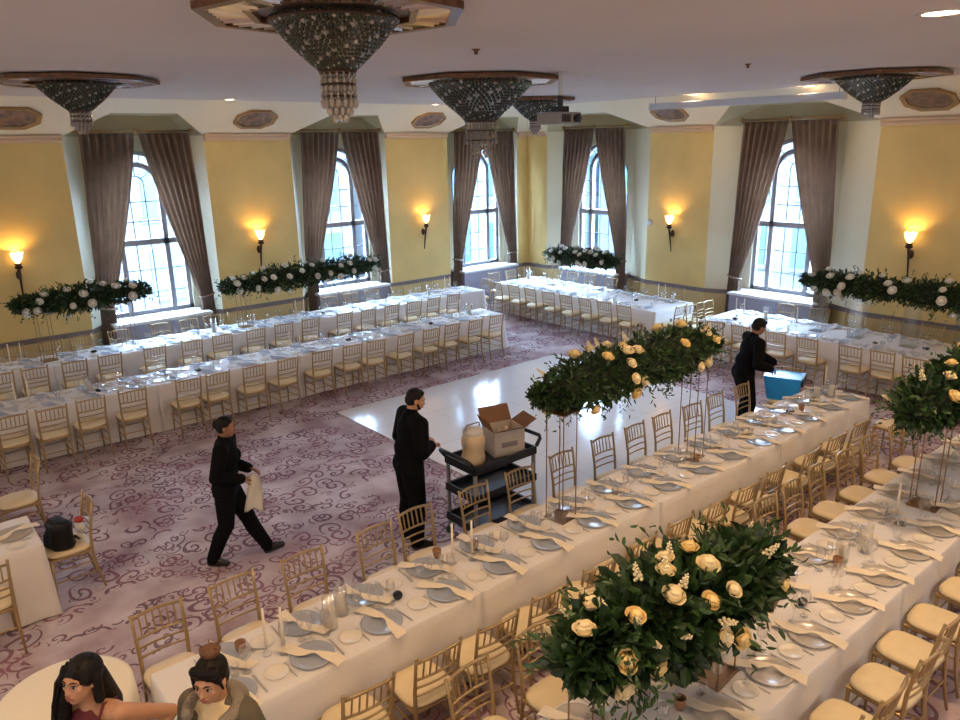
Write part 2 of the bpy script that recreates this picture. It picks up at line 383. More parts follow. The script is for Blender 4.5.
# curtains
wl = ['left-wall window nearest the camera', 'middle window of the left wall', 'left-wall window nearest the corner', 'right-wall window nearest the corner', 'right-wall window nearest the camera']
def curtain(T, c, side, label):
    bm = B(); nu, nz = 44, 34; D = -.03; zt, zb = 4.60, .06; rows = []
    for j in range(nz+1):
        z = zt+(zb-zt)*j/nz
        t = min(1, (zt-z)/(zt-1.25))
        inner = .05+(.86-.05)*(t**1.25) if z > 1.25 else .86+.02*math.sin(z*6)
        outer = 1.04+.10*t if z > 1.25 else 1.14+.06*(1.25-z)
        if z < 1.25: inner = .86-.03*(1.25-z)
        amp = .072*(.55+.45*(outer-inner))
        row = []
        for i in range(nu+1):
            u = i/nu; s = inner+(outer-inner)*u
            dd = D+amp*math.sin(u*2*PI*7+.6*math.sin(z*1.3+side))+.012*math.sin(u*41+z*2)
            row.append(bm.verts.new(T(c+side*s, dd, z)))
        rows.append(row)
    for j in range(nz):
        for i in range(nu): bm.faces.new((rows[j][i], rows[j][i+1], rows[j+1][i+1], rows[j+1][i]))
    # back layer for thickness
    bmesh.ops.solidify(bm, geom=bm.faces[:], thickness=.012); fixn(bm)
    root = thing('curtain', label, 'curtain', T(c+side*1.0, D, 0), 0, 'taupe window curtains')
    o = from_bm('drape', bm, M_curt, root, True); o.location = -root.location
    bm = B(); p = []
    for k in range(13):
        a = 2*PI*k/12; p.append(T(c+side*(1.0+.17*math.cos(a)), D+.09*math.sin(a), 1.25+.03*math.cos(a)*1))
    tube(bm, p, .018, 6); o = from_bm('tieback', bm, M_curt, root, True); o.location = -root.location
for i, (T, c) in enumerate(WN):
    for side in (-1, 1):
        left = (side < 0) if T is TA else (side > 0)
        curtain(T, c, side, 'taupe curtain tied to the %s side of the %s' % ('left' if left else 'right', wl[i]))
    mid = T(c, -.03, 0)
    root = thing('curtain_rod', 'brass curtain rod above the %s' % wl[i], 'curtain rod', mid, 0, 'brass curtain rods')
    bm = B(); tube(bm, [T(c-1.06, -.03, 4.64)-mid, T(c+1.06, -.03, 4.64)-mid], .02, 8); from_bm('rod', bm, M_cbrass, root, True)
    for s in (-1.08, 0, 1.08):
        bm = B(); ball(bm, T(c+s, -.03, 4.64)-mid, (.05, .05, .05), 2); tube(bm, [T(c+s, -.03, 4.64)-mid, T(c+s, DEP if s == 0 else .12, 4.64)-mid], .012, 6); from_bm('finial', bm, M_cbrass, root, True)

# medallions on the sloping frieze
def medallion(T, s, label):
    d = -.6; z = 4.86; ang = math.atan2(CEIL-ZJ, 1.2)
    o = T(s, d, z); ex = (T(1, 0, 0)-T(0, 0, 0)); ey = (T(0, -1.2, CEIL)-T(0, 0, ZJ)).normalized(); ez = ex.cross(ey).normalized()
    if ez.z > 0: ez = -ez
    root = thing('ceiling_medallion', label, 'medallion', o, 0, 'octagonal medallions on the frieze')
    def oct_(bm, k0, k1, h0, h1, cap):
        R = []
        for k, h in ((k0, 0), (k0, h0), (k1, h1)):
            R.append([bm.verts.new(ex*(.44*k*x)+ey*(.34*k*y)+ez*h) for x, y in ((-1, -.42), (-.5, -1), (.5, -1), (1, -.42), (1, .42), (.5, 1), (-.5, 1), (-1, .42))])
        for a in range(2):
            for i in range(8): bm.faces.new((R[a][i], R[a][(i+1) % 8], R[a+1][(i+1) % 8], R[a+1][i]))
        if cap: bm.faces.new(R[2])
    bm = B(); oct_(bm, 1, .82, .05, .03, False); fixn(bm); from_bm('frame', bm, M_medf, root)
    bm = B(); oct_(bm, .83, .80, .015, .02, True); fixn(bm); from_bm('painted_panel', bm, M_medp, root)
M_medf = mat('medallion frame', (.32, .19, .07), .45)
M_medp = mat('medallion painting', (.18, .11, .08), .5, vary=.6, vscale=9)
for s, l in ((2.6, 'leftmost on the left wall'), (7.0, 'between first and second left-wall windows'), (11.45, 'between second and third left-wall windows')):
    medallion(TA, s, 'brown octagonal framed medallion, %s' % l)
for s, l in ((10.85, 'between the two right-wall windows'), (5.46, 'right of the right-wall window')): medallion(TB, s, 'brown octagonal framed medallion, %s' % l)

# sconces
M_cup = mat('lit glass cup', (1, .8, .5), .3, emit=(1, .62, .22), estr=3)
M_stem = mat('dark bronze', (.06, .035, .025), .4, metal=.5)
def sconce(T, s, label):
    o = T(s, -.0, 0); d_ = (T(0, -1, 0)-T(0, 0, 0))
    root = thing('wall_sconce', label, 'wall light', o, 0, 'torch wall sconces')
    c = d_*.16
    bm = B(); tube(bm, [d_*.04+Vector((0, 0, 1.66)), d_*.08+Vector((0, 0, 1.9)), c+Vector((0, 0, 2.26))], [.012, .02, .03], 8); ball(bm, c+Vector((0, 0, 2.26)), (.07, .07, .045)); lathe(bm, [(.03, 2.28), (.07, 2.32), (.03, 2.33)], 12, (c.x, c.y, 0)); fixn(bm)
    from_bm('torch_stem', bm, M_stem, root, True)
    bm = B(); tube(bm, [Vector((0, 0, 2.1))+d_*.0, d_*.10+Vector((0, 0, 2.12))], .02, 8); ball(bm, Vector((0, 0, 2.1))+d_*.012, (.05, .05, .09)); from_bm('wall_bracket', bm, M_stem, root, True)
    bm = B(); n = 24; R = []
    for r, z in ((.03, 2.33), (.055, 2.37), (.075, 2.42), (.085, 2.47), (.10, 2.52)):
        R.append([bm.verts.new((c.x+(r+(.012*math.cos(6*2*PI*k/n) if z > 2.4 else 0))*math.cos(2*PI*k/n), c.y+(r+(.012*math.cos(6*2*PI*k/n) if z > 2.4 else 0))*math.sin(2*PI*k/n), z+(.02*math.cos(6*2*PI*k/n) if z > 2.5 else 0))) for k in range(n)])
    for a in range(4):
        for k in range(n): bm.faces.new((R[a][k], R[a][(k+1) % n], R[a+1][(k+1) % n], R[a+1][k]))
    from_bm('glass_cup', bm, M_cup, root, True)
    l = bpy.data.lights.new('sconce_light', 'POINT'); l.energy = 9; l.color = (1, .60, .18); l.shadow_soft_size = .03
    lo = bpy.data.objects.new('sconce_light', l); COL.objects.link(lo); lo.parent = root; lo.location = c+Vector((0, 0, 2.46))
for s, l in ((2.35, 'at the far left of the left wall'), (7.05, 'between first and second left-wall windows'), (11.58, 'between second and third left-wall windows')):
    sconce(TA, s, 'lit glass torch sconce, %s' % l)
for s, l in ((11.03, 'between the two right-wall windows'), (5.63, 'right of the right-wall window')): sconce(TB, s, 'lit glass torch sconce, %s' % l)

bm = B(); o_ = TB(11.72, -.01, 2.32); ball(bm, (0, 0, 0), (.03, .09, .09)); tag(from_bm('wall_alarm', bm, M_sill, None, True, o_), 'small round white wall alarm beside the sconce', 'alarm')

# ------------------------------------------------------------------ chandeliers
M_brnz = mat('bronze fretwork', (.16, .075, .035), .35, metal=.5, vary=.4, vscale=14)
M_mir = mat('mirror strips', (.75, .73, .70), .12, metal=1)
M_bowl = glassmat('dark crystal mesh', (.30, .36, .32), .25, .12)
M_bead = mat('green cut crystal', (.030, .042, .030), .12, spec=1)
M_crys = mat('crystal drops', (.42, .40, .38), .08, metal=.3, spec=1)
M_crysg = glassmat('crystal glass', (.9, .9, .9), .35, .03)
def chandelier(x, y, Rc, Rb, hb, rc, hc, rz, label, depth=.16):
    root = thing('chandelier', label, 'chandelier', (x, y, CEIL), rz, 'crystal bowl chandeliers')
    def ringp(r, z, n=8, ph=PI/8): return [(r*math.cos(2*PI*k/n+ph), r*math.sin(2*PI*k/n+ph), z) for k in range(n)]
    # octagonal frame: thick outer rim and inner rim
    bm = B()
    for r0, r1, z0, z1 in ((Rc*.91, Rc, -.02, -.07), (Rc*.60, Rc*.66, -.02, -.065)):
        R = [[bm.verts.new(p) for p in ringp(r, z)] for r, z in ((r0, z0), (r0, z1), (r1, z1), (r1, z0))]
        for a in range(4):
            for i in range(8): bm.faces.new((R[a][i], R[a][(i+1) % 8], R[(a+1) % 4][(i+1) % 8], R[(a+1) % 4][i]))
    fixn(bm); from_bm('octagonal_frame', bm, M_brnz, root)
    bm = B(); bm.faces.new([bm.verts.new(p) for p in ringp(Rc*.97, -.025)][::-1]); from_bm('backing_plate', bm, mat('canopy plate', (.20, .12, .09), .5), root)
    # fret strips
    bm = B()
    for k in range(8):
        a0 = 2*PI*k/8+PI/8; a1 = a0+2*PI/8
        for t in range(1, 12):
            u = t/12
            p = Vector((math.cos(a0), math.sin(a0), 0))*(1-u)+Vector((math.cos(a1), math.sin(a1), 0))*u
            tube(bm, [p*Rc*.91+Vector((0, 0, -.05)), p*Rc*.65+Vector((0, 0, -.05))], .012 if t % 2 else .02, 4)
    from_bm('fretwork', bm, M_mir, root)
    z0 = -.08
    # bowl: funnel with lattice
    prof = [(Rb, z0), (Rb*.93, z0-hb*.12), (Rb*.70, z0-hb*.48), (Rb*.42, z0-hb*.83), (rc*1.0, z0-hb)]
    bm = B(); lathe(bm, prof, 32); from_bm('crystal_bowl', bm, M_bowl, root, True)
    bm = B(); N1 = 48; lv = 20
    def P(t):
        f = t*(len(prof)-1); i = min(int(f), len(prof)-2); g = f-i
        return prof[i][0]*(1-g)+prof[i+1][0]*g, prof[i][1]*(1-g)+prof[i+1][1]*g
    bm2 = B()
    for j in range(lv):
        r, z = P((j+.5)/lv); nn = N1
        for k in range(nn):
            a = 2*PI*(k+(j % 2)*.5)/nn; tgt = bm2 if (k*7+j*5) % 9 == 0 else bm
            q = bmesh.ops.create_icosphere(tgt, subdivisions=1, radius=max(.009, .030*Rb/.6*(.35+.65*r/Rb)))
            for v in q['verts']: v.co = v.co+Vector((r*math.cos(a), r*math.sin(a), z))
    from_bm('sparkling_beads', bm2, M_crys, root)['kind'] = 'stuff'; from_bm('bead_net', bm, M_bead, root)['kind'] = 'stuff'
    bm = B()
    for r, z in ((Rb*1.01, z0-.01), (rc*1.05, z0-hb)): tube(bm, [(r*math.cos(2*PI*k/32), r*math.sin(2*PI*k/32), z) for k in range(33)], .014, 6)
    for k in range(8):
        a = 2*PI*k/8; tube(bm, [(P(t/6)[0]*math.cos(a)*1.01, P(t/6)[0]*math.sin(a)*1.01, P(t/6)[1]) for t in range(7)], .009, 5)
    from_bm('bronze_ribs', bm, M_stem, root)
    # crystal drum with drops
    zc = z0-hb
    for rr, ln, nn in ((rc, hc*.62, 16), (rc*.7, hc*.86, 12), (rc*.38, hc, 8)):
        bm = B(); z = zc
        while z > zc-ln+.02:
            q = bmesh.ops.create_icosphere(bm, subdivisions=1, radius=1)
            for v in q['verts']: v.co = Vector((v.co.x*.013, v.co.y*.013, z-.02+v.co.z*.026))
            z -= .048
        q = bmesh.ops.create_icosphere(bm, subdivisions=1, radius=1)
        for v in q['verts']: v.co = Vector((v.co.x*.019, v.co.y*.019, z-.02+v.co.z*.035))
        st = from_bm('crystal_strand', bm, M_crys, root)
        for k in range(nn):
            o = st if k == 0 else st.copy()
            if k: COL.objects.link(o)
            o.parent = root; o.location = (rr*math.cos(2*PI*k/nn), rr*math.sin(2*PI*k/nn), 0)
    for z in (zc-.02, zc-hc*.3, zc-hc*.58):
        bm = B(); tube(bm, [(rc*1.03*math.cos(2*PI*k/24), rc*1.03*math.sin(2*PI*k/24), z) for k in range(25)], .008, 5); from_bm('drum_ring', bm, M_stem, root)
chandelier(2.85, 4.9, .93, .43, .33, .115, .29, .2, 'large near chandelier with mirrored octagonal canopy, cut by the top edge')
chandelier(7.42, 8.77, 1.17, .72, .50, .22, .48, .12, 'biggest chandelier at the centre with wide bowl and crystal drum')
chandelier(11.67, 12.01, 0.85, .50, .36, .11, .24, .12, 'small farthest chandelier behind the ceiling projector')
chandelier(2.65, 11.13, 1.0, .46, .32, .12, .22, .12, 'chandelier near the left wall at the picture left')
chandelier(12.34, 5.38, 1.03, .52, .33, .12, .19, .1, 'chandelier near the right wall at the picture right')

# ceiling fittings
M_lamp = mat('lit recessed lamp', (1, .9, .7), .4, emit=(1, .80, .50), estr=14)
def downlight(x, y, z, r, label, power=60):
    root = thing('recessed_light', label, 'ceiling light', (x, y, z), 0, 'recessed ceiling lights')
    bm = B(); lathe(bm, [(r*1.02, -.015), (r*1.25, -.012), (r*1.3, 0)], 24); from_bm('trim_ring', bm, M_ceil, root, True)
    bm = B(); bm.faces.new([bm.verts.new((r*math.cos(2*PI*k/24), r*math.sin(2*PI*k/24), -.008)) for k in range(24)][::-1]); from_bm('lamp_lens', bm, M_lamp, root)
    o = area('recessed_beam', (0, 0, -.03), (0, 0, 0), r*2, r*2, power, WARM, 'DISK'); o.parent = root
downlight(6.85, 2.53, CEIL, .14, 'warm recessed downlight at the top right of the picture', 42)
downlight(6.07, 14.5, CEIL, .10, 'recessed downlight above the left wall between windows', 5)
downlight(11.0, 14.6, CEIL, .10, 'recessed downlight above the left wall near the corner', 5)
downlight(14.02, 9.72, CEIL, .10, 'recessed downlight behind the roller screen, left of two', 5)
downlight(14.02, 7.25, CEIL, .10, 'recessed downlight behind the roller screen, right of two', 5)
# the rest of the room's downlights, over the near tables
for (x, y, p) in ((1.4, 2.6, 36), (4.2, 1.2, 26), (9.6, 1.6, 26), (-1.5, 6.2, 32), (0.2, .6, 22)):
    downlight(x, y, CEIL, .16, 'recessed downlight in the ceiling above the near tables', p)

bm = B(); 
root = thing('projector', 'grey ceiling projector hanging on a pole', 'projector', (7.78, 7.52, CEIL), .15)
bm = B(); tube(bm, [(0, 0, 0), (0, 0, -.48)], .022, 10); from_bm('pole', bm, M_sill, root, True)
bm = B(); box(bm, -.10, .10, -.08, .08, -.52, -.44, .01); box(bm, -.03, .03, -.03, .03, -.44, -.3, .01); from_bm('mount', bm, M_black, root)
bm = B(); box(bm, -.28, .24, -.19, .19, -.68, -.52, .02); from_bm('housing', bm, mat('projector grey', (.30, .29, .28), .4), root)
bm = B(); tube(bm, [(.10, -.19, -.60), (.10, -.25, -.60)], .055, 16); from_bm('lens', bm, M_black, root, True)
bm = B(); 
for k in range(6): box(bm, -.22+k*.035, -.20+k*.035, -.196, -.188, -.65, -.55)
from_bm('vent_grille', bm, M_black, root)
root = thing('roller_screen', 'long white roller screen case hanging below the ceiling', 'projection screen', (14.0, 8.68, 4.96), 0)
bm = B(); box(bm, -.07, .07, -2.1, 2.1, -.06, .07, .015); from_bm('case', bm, mat('screen case', (.62, .64, .70), .4), root)
for s in (-1, 1):
    bm = B(); tube(bm, [(0, s*2.0, .07), (0, s*2.0, CEIL-4.96)], .006, 6); from_bm('hanger', bm, M_black, root)
    bm = B(); box(bm, -.08, .08, s*2.1-.02, s*2.1+.02, -.07, .08, .01); from_bm('end_cap', bm, M_sill, root)
for x, y, l in ((9.2, 5.6, 'farther one'), (5.2, 6.2, 'nearer one')):
    bm = B(); lathe(bm, [(.001, -.05), (.02, -.05), (.02, -.02), (.05, 0)], 12); tag(from_bm('sprinkler', bm, M_brnz, None, True, (x, y, CEIL)), 'tiny brass ceiling sprinkler head, %s of the two' % l, 'sprinkler')

# ------------------------------------------------------------------ outside
M_stone = mat('pale stone', (.055, .063, .07), .8, vary=.15, vscale=.5)
M_brick = mat('pale brick', (.090, .047, .05), .8, vary=.2, vscale=.8)
M_win = mat('sky blue glazing', (.025, .05, .062), .3)
def facade(name, label, T, s0, s1, d, z0, z1, M):
    root = thing(name, label, 'building', T((s0+s1)/2, d, z0), 0)
    org = root.location
    bm = B(); slab(T, s0, s1, d, d+6, z0, z1, bm); o = from_bm('facade_wall', bm, M, root); o.location = -org
    s = s0+.7; 
    while s < s1-1.5:
        z = z0+1.2
        while z < z1-2:
            bm = B(); slab(T, s, s+1.1, d-.06, d+.02, z, z+1.7, bm); o = from_bm('window', bm, M_win, root); o.location = -org
            bm = B(); slab(T, s-.12, s+1.22, d-.14, d+.02, z-.15, z, bm); o = from_bm('ledge', bm, M, root); o.location = -org
            z += 2.9
        s += 2.3
facade('stone_building', 'pale stone building seen through the left-wall windows nearer the camera', TA, -6, 17, 13, -8, 4.9, M_stone)
facade('stone_building', 'pale stone building seen through the windows near the corner', TA, 18, 34, 11, -8, 4.6, M_stone)
facade('brick_building', 'pinkish brick building seen through the right-wall window nearest the camera', TB, -2, 13, 12, -8, 4.8, M_brick)
facade('stone_building', 'pale building seen through the right-wall window nearest the corner', TB, 14, 26.5, 15, -8, 4.8, M_stone)
bm = B(); box(bm, -30, 60, 17.2, 60, -8.2, -8); box(bm, 16.5, 60, -30, 17.2, -8.2, -8); struct(from_bm('ground', bm, mat('pale pavement', (.06, .07, .08), .9)))

# ================================================================== DANCE FLOOR
M_df = mat('gloss white dance floor', (.72, .73, .77), .13, bump=.06, bscale=3, spec=.7)
nt = M_df.node_tree; bk = nt.nodes.new('ShaderNodeTexBrick'); bk.offset = 0; bk.inputs['Scale'].default_value = 1; bk.inputs['Brick Width'].default_value = 1.22; bk.inputs['Row Height'].default_value = 1.22; bk.inputs['Mortar Size'].default_value = .006
bk.inputs['Color1'].default_value = (.88, .89, .91, 1); bk.inputs['Color2'].default_value = (.86, .87, .90, 1); bk.inputs['Mortar'].default_value = (.68, .69, .72, 1)
tcn = nt.nodes.new('ShaderNodeTexCoord'); nt.links.new(tcn.outputs['Object'], bk.inputs['Vector']); nt.links.new(bk.outputs[0], nt.nodes['Principled BSDF'].inputs['Base Color'])
root = thing('dance_floor', 'glossy white dance floor laid on the patterned carpet', 'dance floor', (5.72, 5.85, 0))
bm = B(); box(bm, .05, 5.15, .05, 4.70, 0.001, .022); from_bm('panels', bm, M_df, root)
bm = B(); box(bm, 0, 5.2, 0, .05, .001, .02, .004); box(bm, 0, 5.2, 4.70, 4.75, .001, .02, .004); box(bm, 0, .05, .05, 4.70, .001, .02, .004); box(bm, 5.15, 5.2, .05, 4.70, .001, .02, .004); from_bm('edge_strip', bm, M_df, root)

# ================================================================== TABLES
def cloth(x0, x1, y0, y1, label, group, seed=0, flare=.035, shut=()):
    rnd = random.Random(seed); top = .762; hx, hy = (x1-x0)/2, (y1-y0)/2; cx, cy = (x0+x1)/2, (y0+y1)/2
    r = .03; per = []
    def seg(p, q, n):
        for i in range(n): per.append((p[0]+(q[0]-p[0])*i/n, p[1]+(q[1]-p[1])*i/n))
    nx, ny = max(6, int(hx*2/.055)), max(6, int(hy*2/.055))
    seg((-hx, -hy), (hx, -hy), nx); seg((hx, -hy), (hx, hy), ny); seg((hx, hy), (-hx, hy), nx); seg((-hx, hy), (-hx, -hy), ny)
    n = len(per); bm = B(); rings = []
    ph = [rnd.uniform(0, 6.28) for _ in range(4)]
    for j, (t, z) in enumerate(((0, top), (0, top-.012), (.12, top-.10), (.3, .56), (.5, .40), (.7, .24), (.86, .12), (1, .015))):
        ring = []
        for k, (px, py) in enumerate(per):
            cd_ = min(math.hypot(abs(px)-hx, abs(py)-hy), 1.0)
            s = k*.055
            corner = math.exp(-(cd_/.10)**2)
            out = t*(.012+.009*math.sin(s*9+ph[0])+.007*math.sin(s*17+ph[1])+flare*corner)
            if j == 0: out = -.008
            nx_, ny_ = 0, 0
            if abs(abs(px)-hx) < 1e-6: nx_ = math.copysign(1, px)
            if abs(abs(py)-hy) < 1e-6: ny_ = math.copysign(1, py)
            if corner > .3 and nx_ and not ny_: ny_ = math.copysign(.4*corner, py)
            if corner > .3 and ny_ and not nx_: nx_ = math.copysign(.4*corner, px)
            if 'x0' in shut and nx_ < 0 or 'x1' in shut and nx_ > 0: nx_ = 0
            if 'y0' in shut and ny_ < 0 or 'y1' in shut and ny_ > 0: ny_ = 0
            ring.append(bm.verts.new((px+nx_*out, py+ny_*out, z)))
        rings.append(ring)
    for j in range(len(rings)-1):
        for k in range(n): bm.faces.new((rings[j][k], rings[j+1][k], rings[j+1][(k+1) % n], rings[j][(k+1) % n]))
    bm.faces.new(rings[0]); fixn(bm)
    o = from_bm('tablecloth', bm, M_cloth, None, False, (cx, cy, 0)); tag(o, label, 'tablecloth', group)
    for p in o.data.polygons: p.use_smooth = len(p.vertices) == 4
    return o
def banquet_table(x0, x1, y0, y1, label):
    root = thing('banquet_table', label, 'table', ((x0+x1)/2, (y0+y1)/2, 0), 0, 'long banquet tables under cloths')
    hx, hy = (x1-x0)/2-.03, (y1-y0)/2-.03
    bm = B(); box(bm, -hx, hx, -hy, hy, .71, .745, .008); from_bm('tabletop', bm, M_wood, root)
    for sx_ in (-1, 1):
        for sy_ in (-1, 1):
            bm = B(); tube(bm, [(sx_*(hx-.2), sy_*(hy-.1), 0), (sx_*(hx-.2), sy_*(hy-.1), .71)], .014, 8); from_bm('leg', bm, M_steel, root)
M_wood = mat('plywood', (.4, .28, .16), .6)
def row(x0, x1, y0, y1, n, axis, tname, seed):
    names = {'x': ['leftmost', 'second from left', 'third from left', 'fourth from left', 'fifth from left'], 'y': ['left', 'right']}
    for i in range(n):
        if axis == 'x':
            a = x0+(x1-x0)*i/n; b = x0+(x1-x0)*(i+1)/n; A = (a+.004, b-.004, y0, y1); nm = names['x'][i] if n > 1 else 'only'
            if i == n-1 and n > 1: nm = 'rightmost'
        else:
            a = y1-(y1-y0)*(i+1)/n; b = y1-(y1-y0)*i/n; A = (x0, x1, a+.004, b-.004); nm = names['y'][i]
        lab = ('white floor-length cloth, %s section of the %s' % (nm, tname)) if n > 1 else 'white floor-length cloth over the %s' % tname
        shut = [axis+'0'] if i > 0 else []
        if i < n-1: shut.append(axis+'1')
        if axis == 'y': shut = [{'y0': 'y1', 'y1': 'y0'}[q] for q in shut]
        cloth(*A, lab, 'white floor-length tablecloths', seed+i, shut=shut)
        banquet_table(*A, ('banquet table under white cloth, %s section of the %s' % (nm, tname)) if n > 1 else 'banquet table hidden under the cloth of the %s' % tname)
T1, T2, T3, T4, T5, T6, T7, T8 = 'left-wall table', 'left dance-floor table', 'central foreground table', 'far corner table', 'right-wall table', 'lower-right table', 'left-edge table', 'upper left-edge table'
row(-.1, 12.0, 14.15, 15.0, 5, 'x', T1, 1)
row(.85-2.4, 10.5, 11.75, 12.55, 5, 'x', T2, 11)
row(1.04, 10.48, 4.12, 4.9, 4, 'x', T3, 21)
row(12.86, 14.25, 9.6, 14.7, 2, 'y', T4, 31)
row(12.97, 14.35, 2.6, 8.55, 2, 'y', T5, 41)
row(1.3, 10.6, 1.9, 2.82, 4, 'x', T6, 51)
row(-1.5, .88, 7.45, 8.2, 1, 'x', T7, 61)
row(-1.5, .66, 8.95, 9.68, 1, 'x', T8, 71)

# ================================================================== CHAIRS
def make_chair():
    root = thing('banquet_chair', '', 'chair', group='gold ladder-back banquet chairs')
    for s in (-1, 1):
        bm = B(); tube(bm, [(s*.175, .18, .44), (s*.175, .185, .22), (s*.18, .19, 0)], [.017, .014, .011], 7); from_bm('leg', bm, M_gold, root, True)
        bm = B(); tube(bm, [(s*.185, -.25, 0), (s*.178, -.205, .22), (s*.175, -.185, .44), (s*.178, -.195, .62), (s*.183, -.225, .80), (s*.187, -.25, .925)], [.012, .014, .017, .015, .013, .012], 7); ball(bm, (s*.187, -.25, .925), .015, 1); from_bm('leg', bm, M_gold, root, True)
    def yb(z): return -.185-(z-.44)**1.6*.235
    def arcx(z, r, name, half=.18, dz=0):
        bm = B(); tube(bm, [(x, yb(z)-.022*(1-(x/half)**2), z+dz*(1-(x/half)**2)) for x in np.linspace(-half, half, 7)], r, 6); from_bm(name, bm, M_gold, root, True)
    arcx(.895, .013, 'crossbar', dz=.012); arcx(.735, .010, 'crossbar'); arcx(.66, .009, 'crossbar'); arcx(.585, .009, 'crossbar')
    for k in range(6):
        x = -.13+k*.052; c = .022*(1-(x/.18)**2)
        bm = B(); tube(bm, [(x, yb(.735)-c, .735), (x, yb(.815)-c, .815), (x, yb(.90)-c, .90)], [.006, .008, .006], 5, False); from_bm('spindle', bm, M_gold, root, True)
    for z in (.20, .32):
        for s in (-1, 1):
            bm = B(); tube(bm, [(s*.178, -.2, z), (s*.178, .185, z)], .008, 5, False); from_bm('stretcher', bm, M_gold, root, True)
    for y in (-.205, .185):
        bm = B(); tube(bm, [(-.178, y, .26), (.178, y, .26)], .008, 5, False); from_bm('stretcher', bm, M_gold, root, True)
    bm = B(); box(bm, -.195, .195, -.195, .20, .425, .455, .012); from_bm('seat_frame', bm, M_gold, root)
    bm = B(); n = 28; R = []
    for k_, z in ((.97, .455), (1.04, .468), (1.03, .488), (.92, .502), (.55, .51)):
        ring = []
        for k in range(n):
            a = 2*PI*k/n; c, s = math.cos(a), math.sin(a); e = .55
            x = math.copysign(abs(c)**e, c)*.195*k_; y = math.copysign(abs(s)**e, s)*.198*k_+.003
            ring.append(bm.verts.new((x, y, z)))
        R.append(ring)
    for a in range(4):
        for k in range(n): bm.faces.new((R[a][k], R[a][(k+1) % n], R[a+1][(k+1) % n], R[a+1][k]))
    bm.faces.new(R[-1]); bm.faces.new(R[0][::-1]); from_bm('seat_cushion', bm, M_cush, root, True)
    return Proto(root)
CH = make_chair()
crng = random.Random(5)
def chairs(xs, fixed, axis, face, side, tname, jit=.03):
    """xs: positions along the table; face = facing direction angle of local +Y"""
    xs = sorted(xs, reverse=(axis == 'y'))
    for i, v in enumerate(xs):
        j = crng.uniform(-jit, jit); fx = fixed+j if not isinstance(fixed, (list, tuple)) else fixed[i]
        loc = (v, fx, 0) if axis == 'x' else (fx, v, 0)
        if len(xs) == 1: lb = 'gold chair with cream seat, alone %s of the %s' % (side, tname)
        else: lb = 'gold chair with cream seat, %s from left, %s of %s' % (ORD[i+1], side, tname)
        CH.put(loc, face-PI/2+crng.uniform(-.07, .07), lb)
UP, DN, RT, LF = PI/2, -PI/2, 0, PI       # facing +y, -y, +x, -x
# local +Y is the facing direction; rotation = facing - 90deg
chairs([.05, .65, 1.24, 1.72, 2.22, 2.8, 3.6, 4.05, 4.65, 5.22, 5.9, 6.5, 6.98, 7.58, 8.2, 8.72, 9.28, 9.85], 11.75-.26, 'x', UP, 'near side', T2)
chairs([.3, .9, 1.48, 1.97, 2.56, 3.1, 3.84, 4.52, 5.1, 5.75, 6.36, 6.96, 7.72, 8.28, 8.9, 9.5, 10.02, 10.6], 14.15-.26, 'x', UP, 'near side', T1)
chairs([1.95, 2.55, 3.08, 3.75, 4.55, 5.12, 5.6, 6.15, 7.66, 8.37, 8.93, 9.52, 10.3, 11.2], 15.0+.25, 'x', DN, 'wall side', T1, .01)
chairs([12.24], 14.6, 'x', LF, 'at the right end', T1)
chairs([14.1, 13.5, 12.9, 12.28, 11.7, 11.15, 10.6, 10.05], 12.86-.26, 'y', RT, 'near side', T4)
chairs([14.3, 13.7, 13.1, 12.4, 11.7, 11.1, 10.4], 14.25+.26, 'y', LF, 'wall side', T4)
chairs([13.2, 13.85], 14.7+.27, 'x', DN, 'left end', T4)
chairs([13.15, 13.8], 9.6-.24, 'x', UP, 'right end', T4)
chairs([13.35, 14.0], 8.55+.26, 'x', DN, 'left end', T5, 0.0)
chairs([7.9, 7.35, 6.65, 6.05, 5.3, 4.8, 4.3, 3.75, 3.15], 12.97-.28, 'y', RT, 'near side', T5)
chairs([7.7, 7.0, 6.3, 5.6, 4.9, 4.2], 14.35+.26, 'y', LF, 'wall side', T5)
chairs([1.28, 1.88, 2.48, 3.2, 3.68, 4.4, 5.02, 5.68, 6.36, 6.96, 7.5, 8.08, 8.66, 9.3], 4.9+.26, 'x', DN, 'far side', T3)
chairs([2.05, 2.6, 3.13, 3.68, 4.26, 4.82, 5.38, 5.98, 6.5, 7.04, 7.8, 8.45, 9.1], 4.12-.26, 'x', UP, 'near side', T3)
chairs([10.42], 3.74, 'x', UP, 'at the right near corner', T3)
chairs([2.63, 3.25, 3.9, 6.3, 6.85, 7.4, 7.98, 8.62, 9.25], 2.82+.26, 'x', DN, 'far side', T6)
chairs([3.3, 3.9, 4.5, 5.08, 5.61, 6.16, 6.79, 7.35, 7.95], 1.9-.25, 'x', UP, 'near side', T6)
chairs([.35], 7.2, 'x', UP, 'near side', T7)
chairs([1.12], 7.85, 'x', LF, 'with black bag at right end', T7, 0)
chairs([.94], 9.38, 'x', LF, 'at the right end', T8, 0)

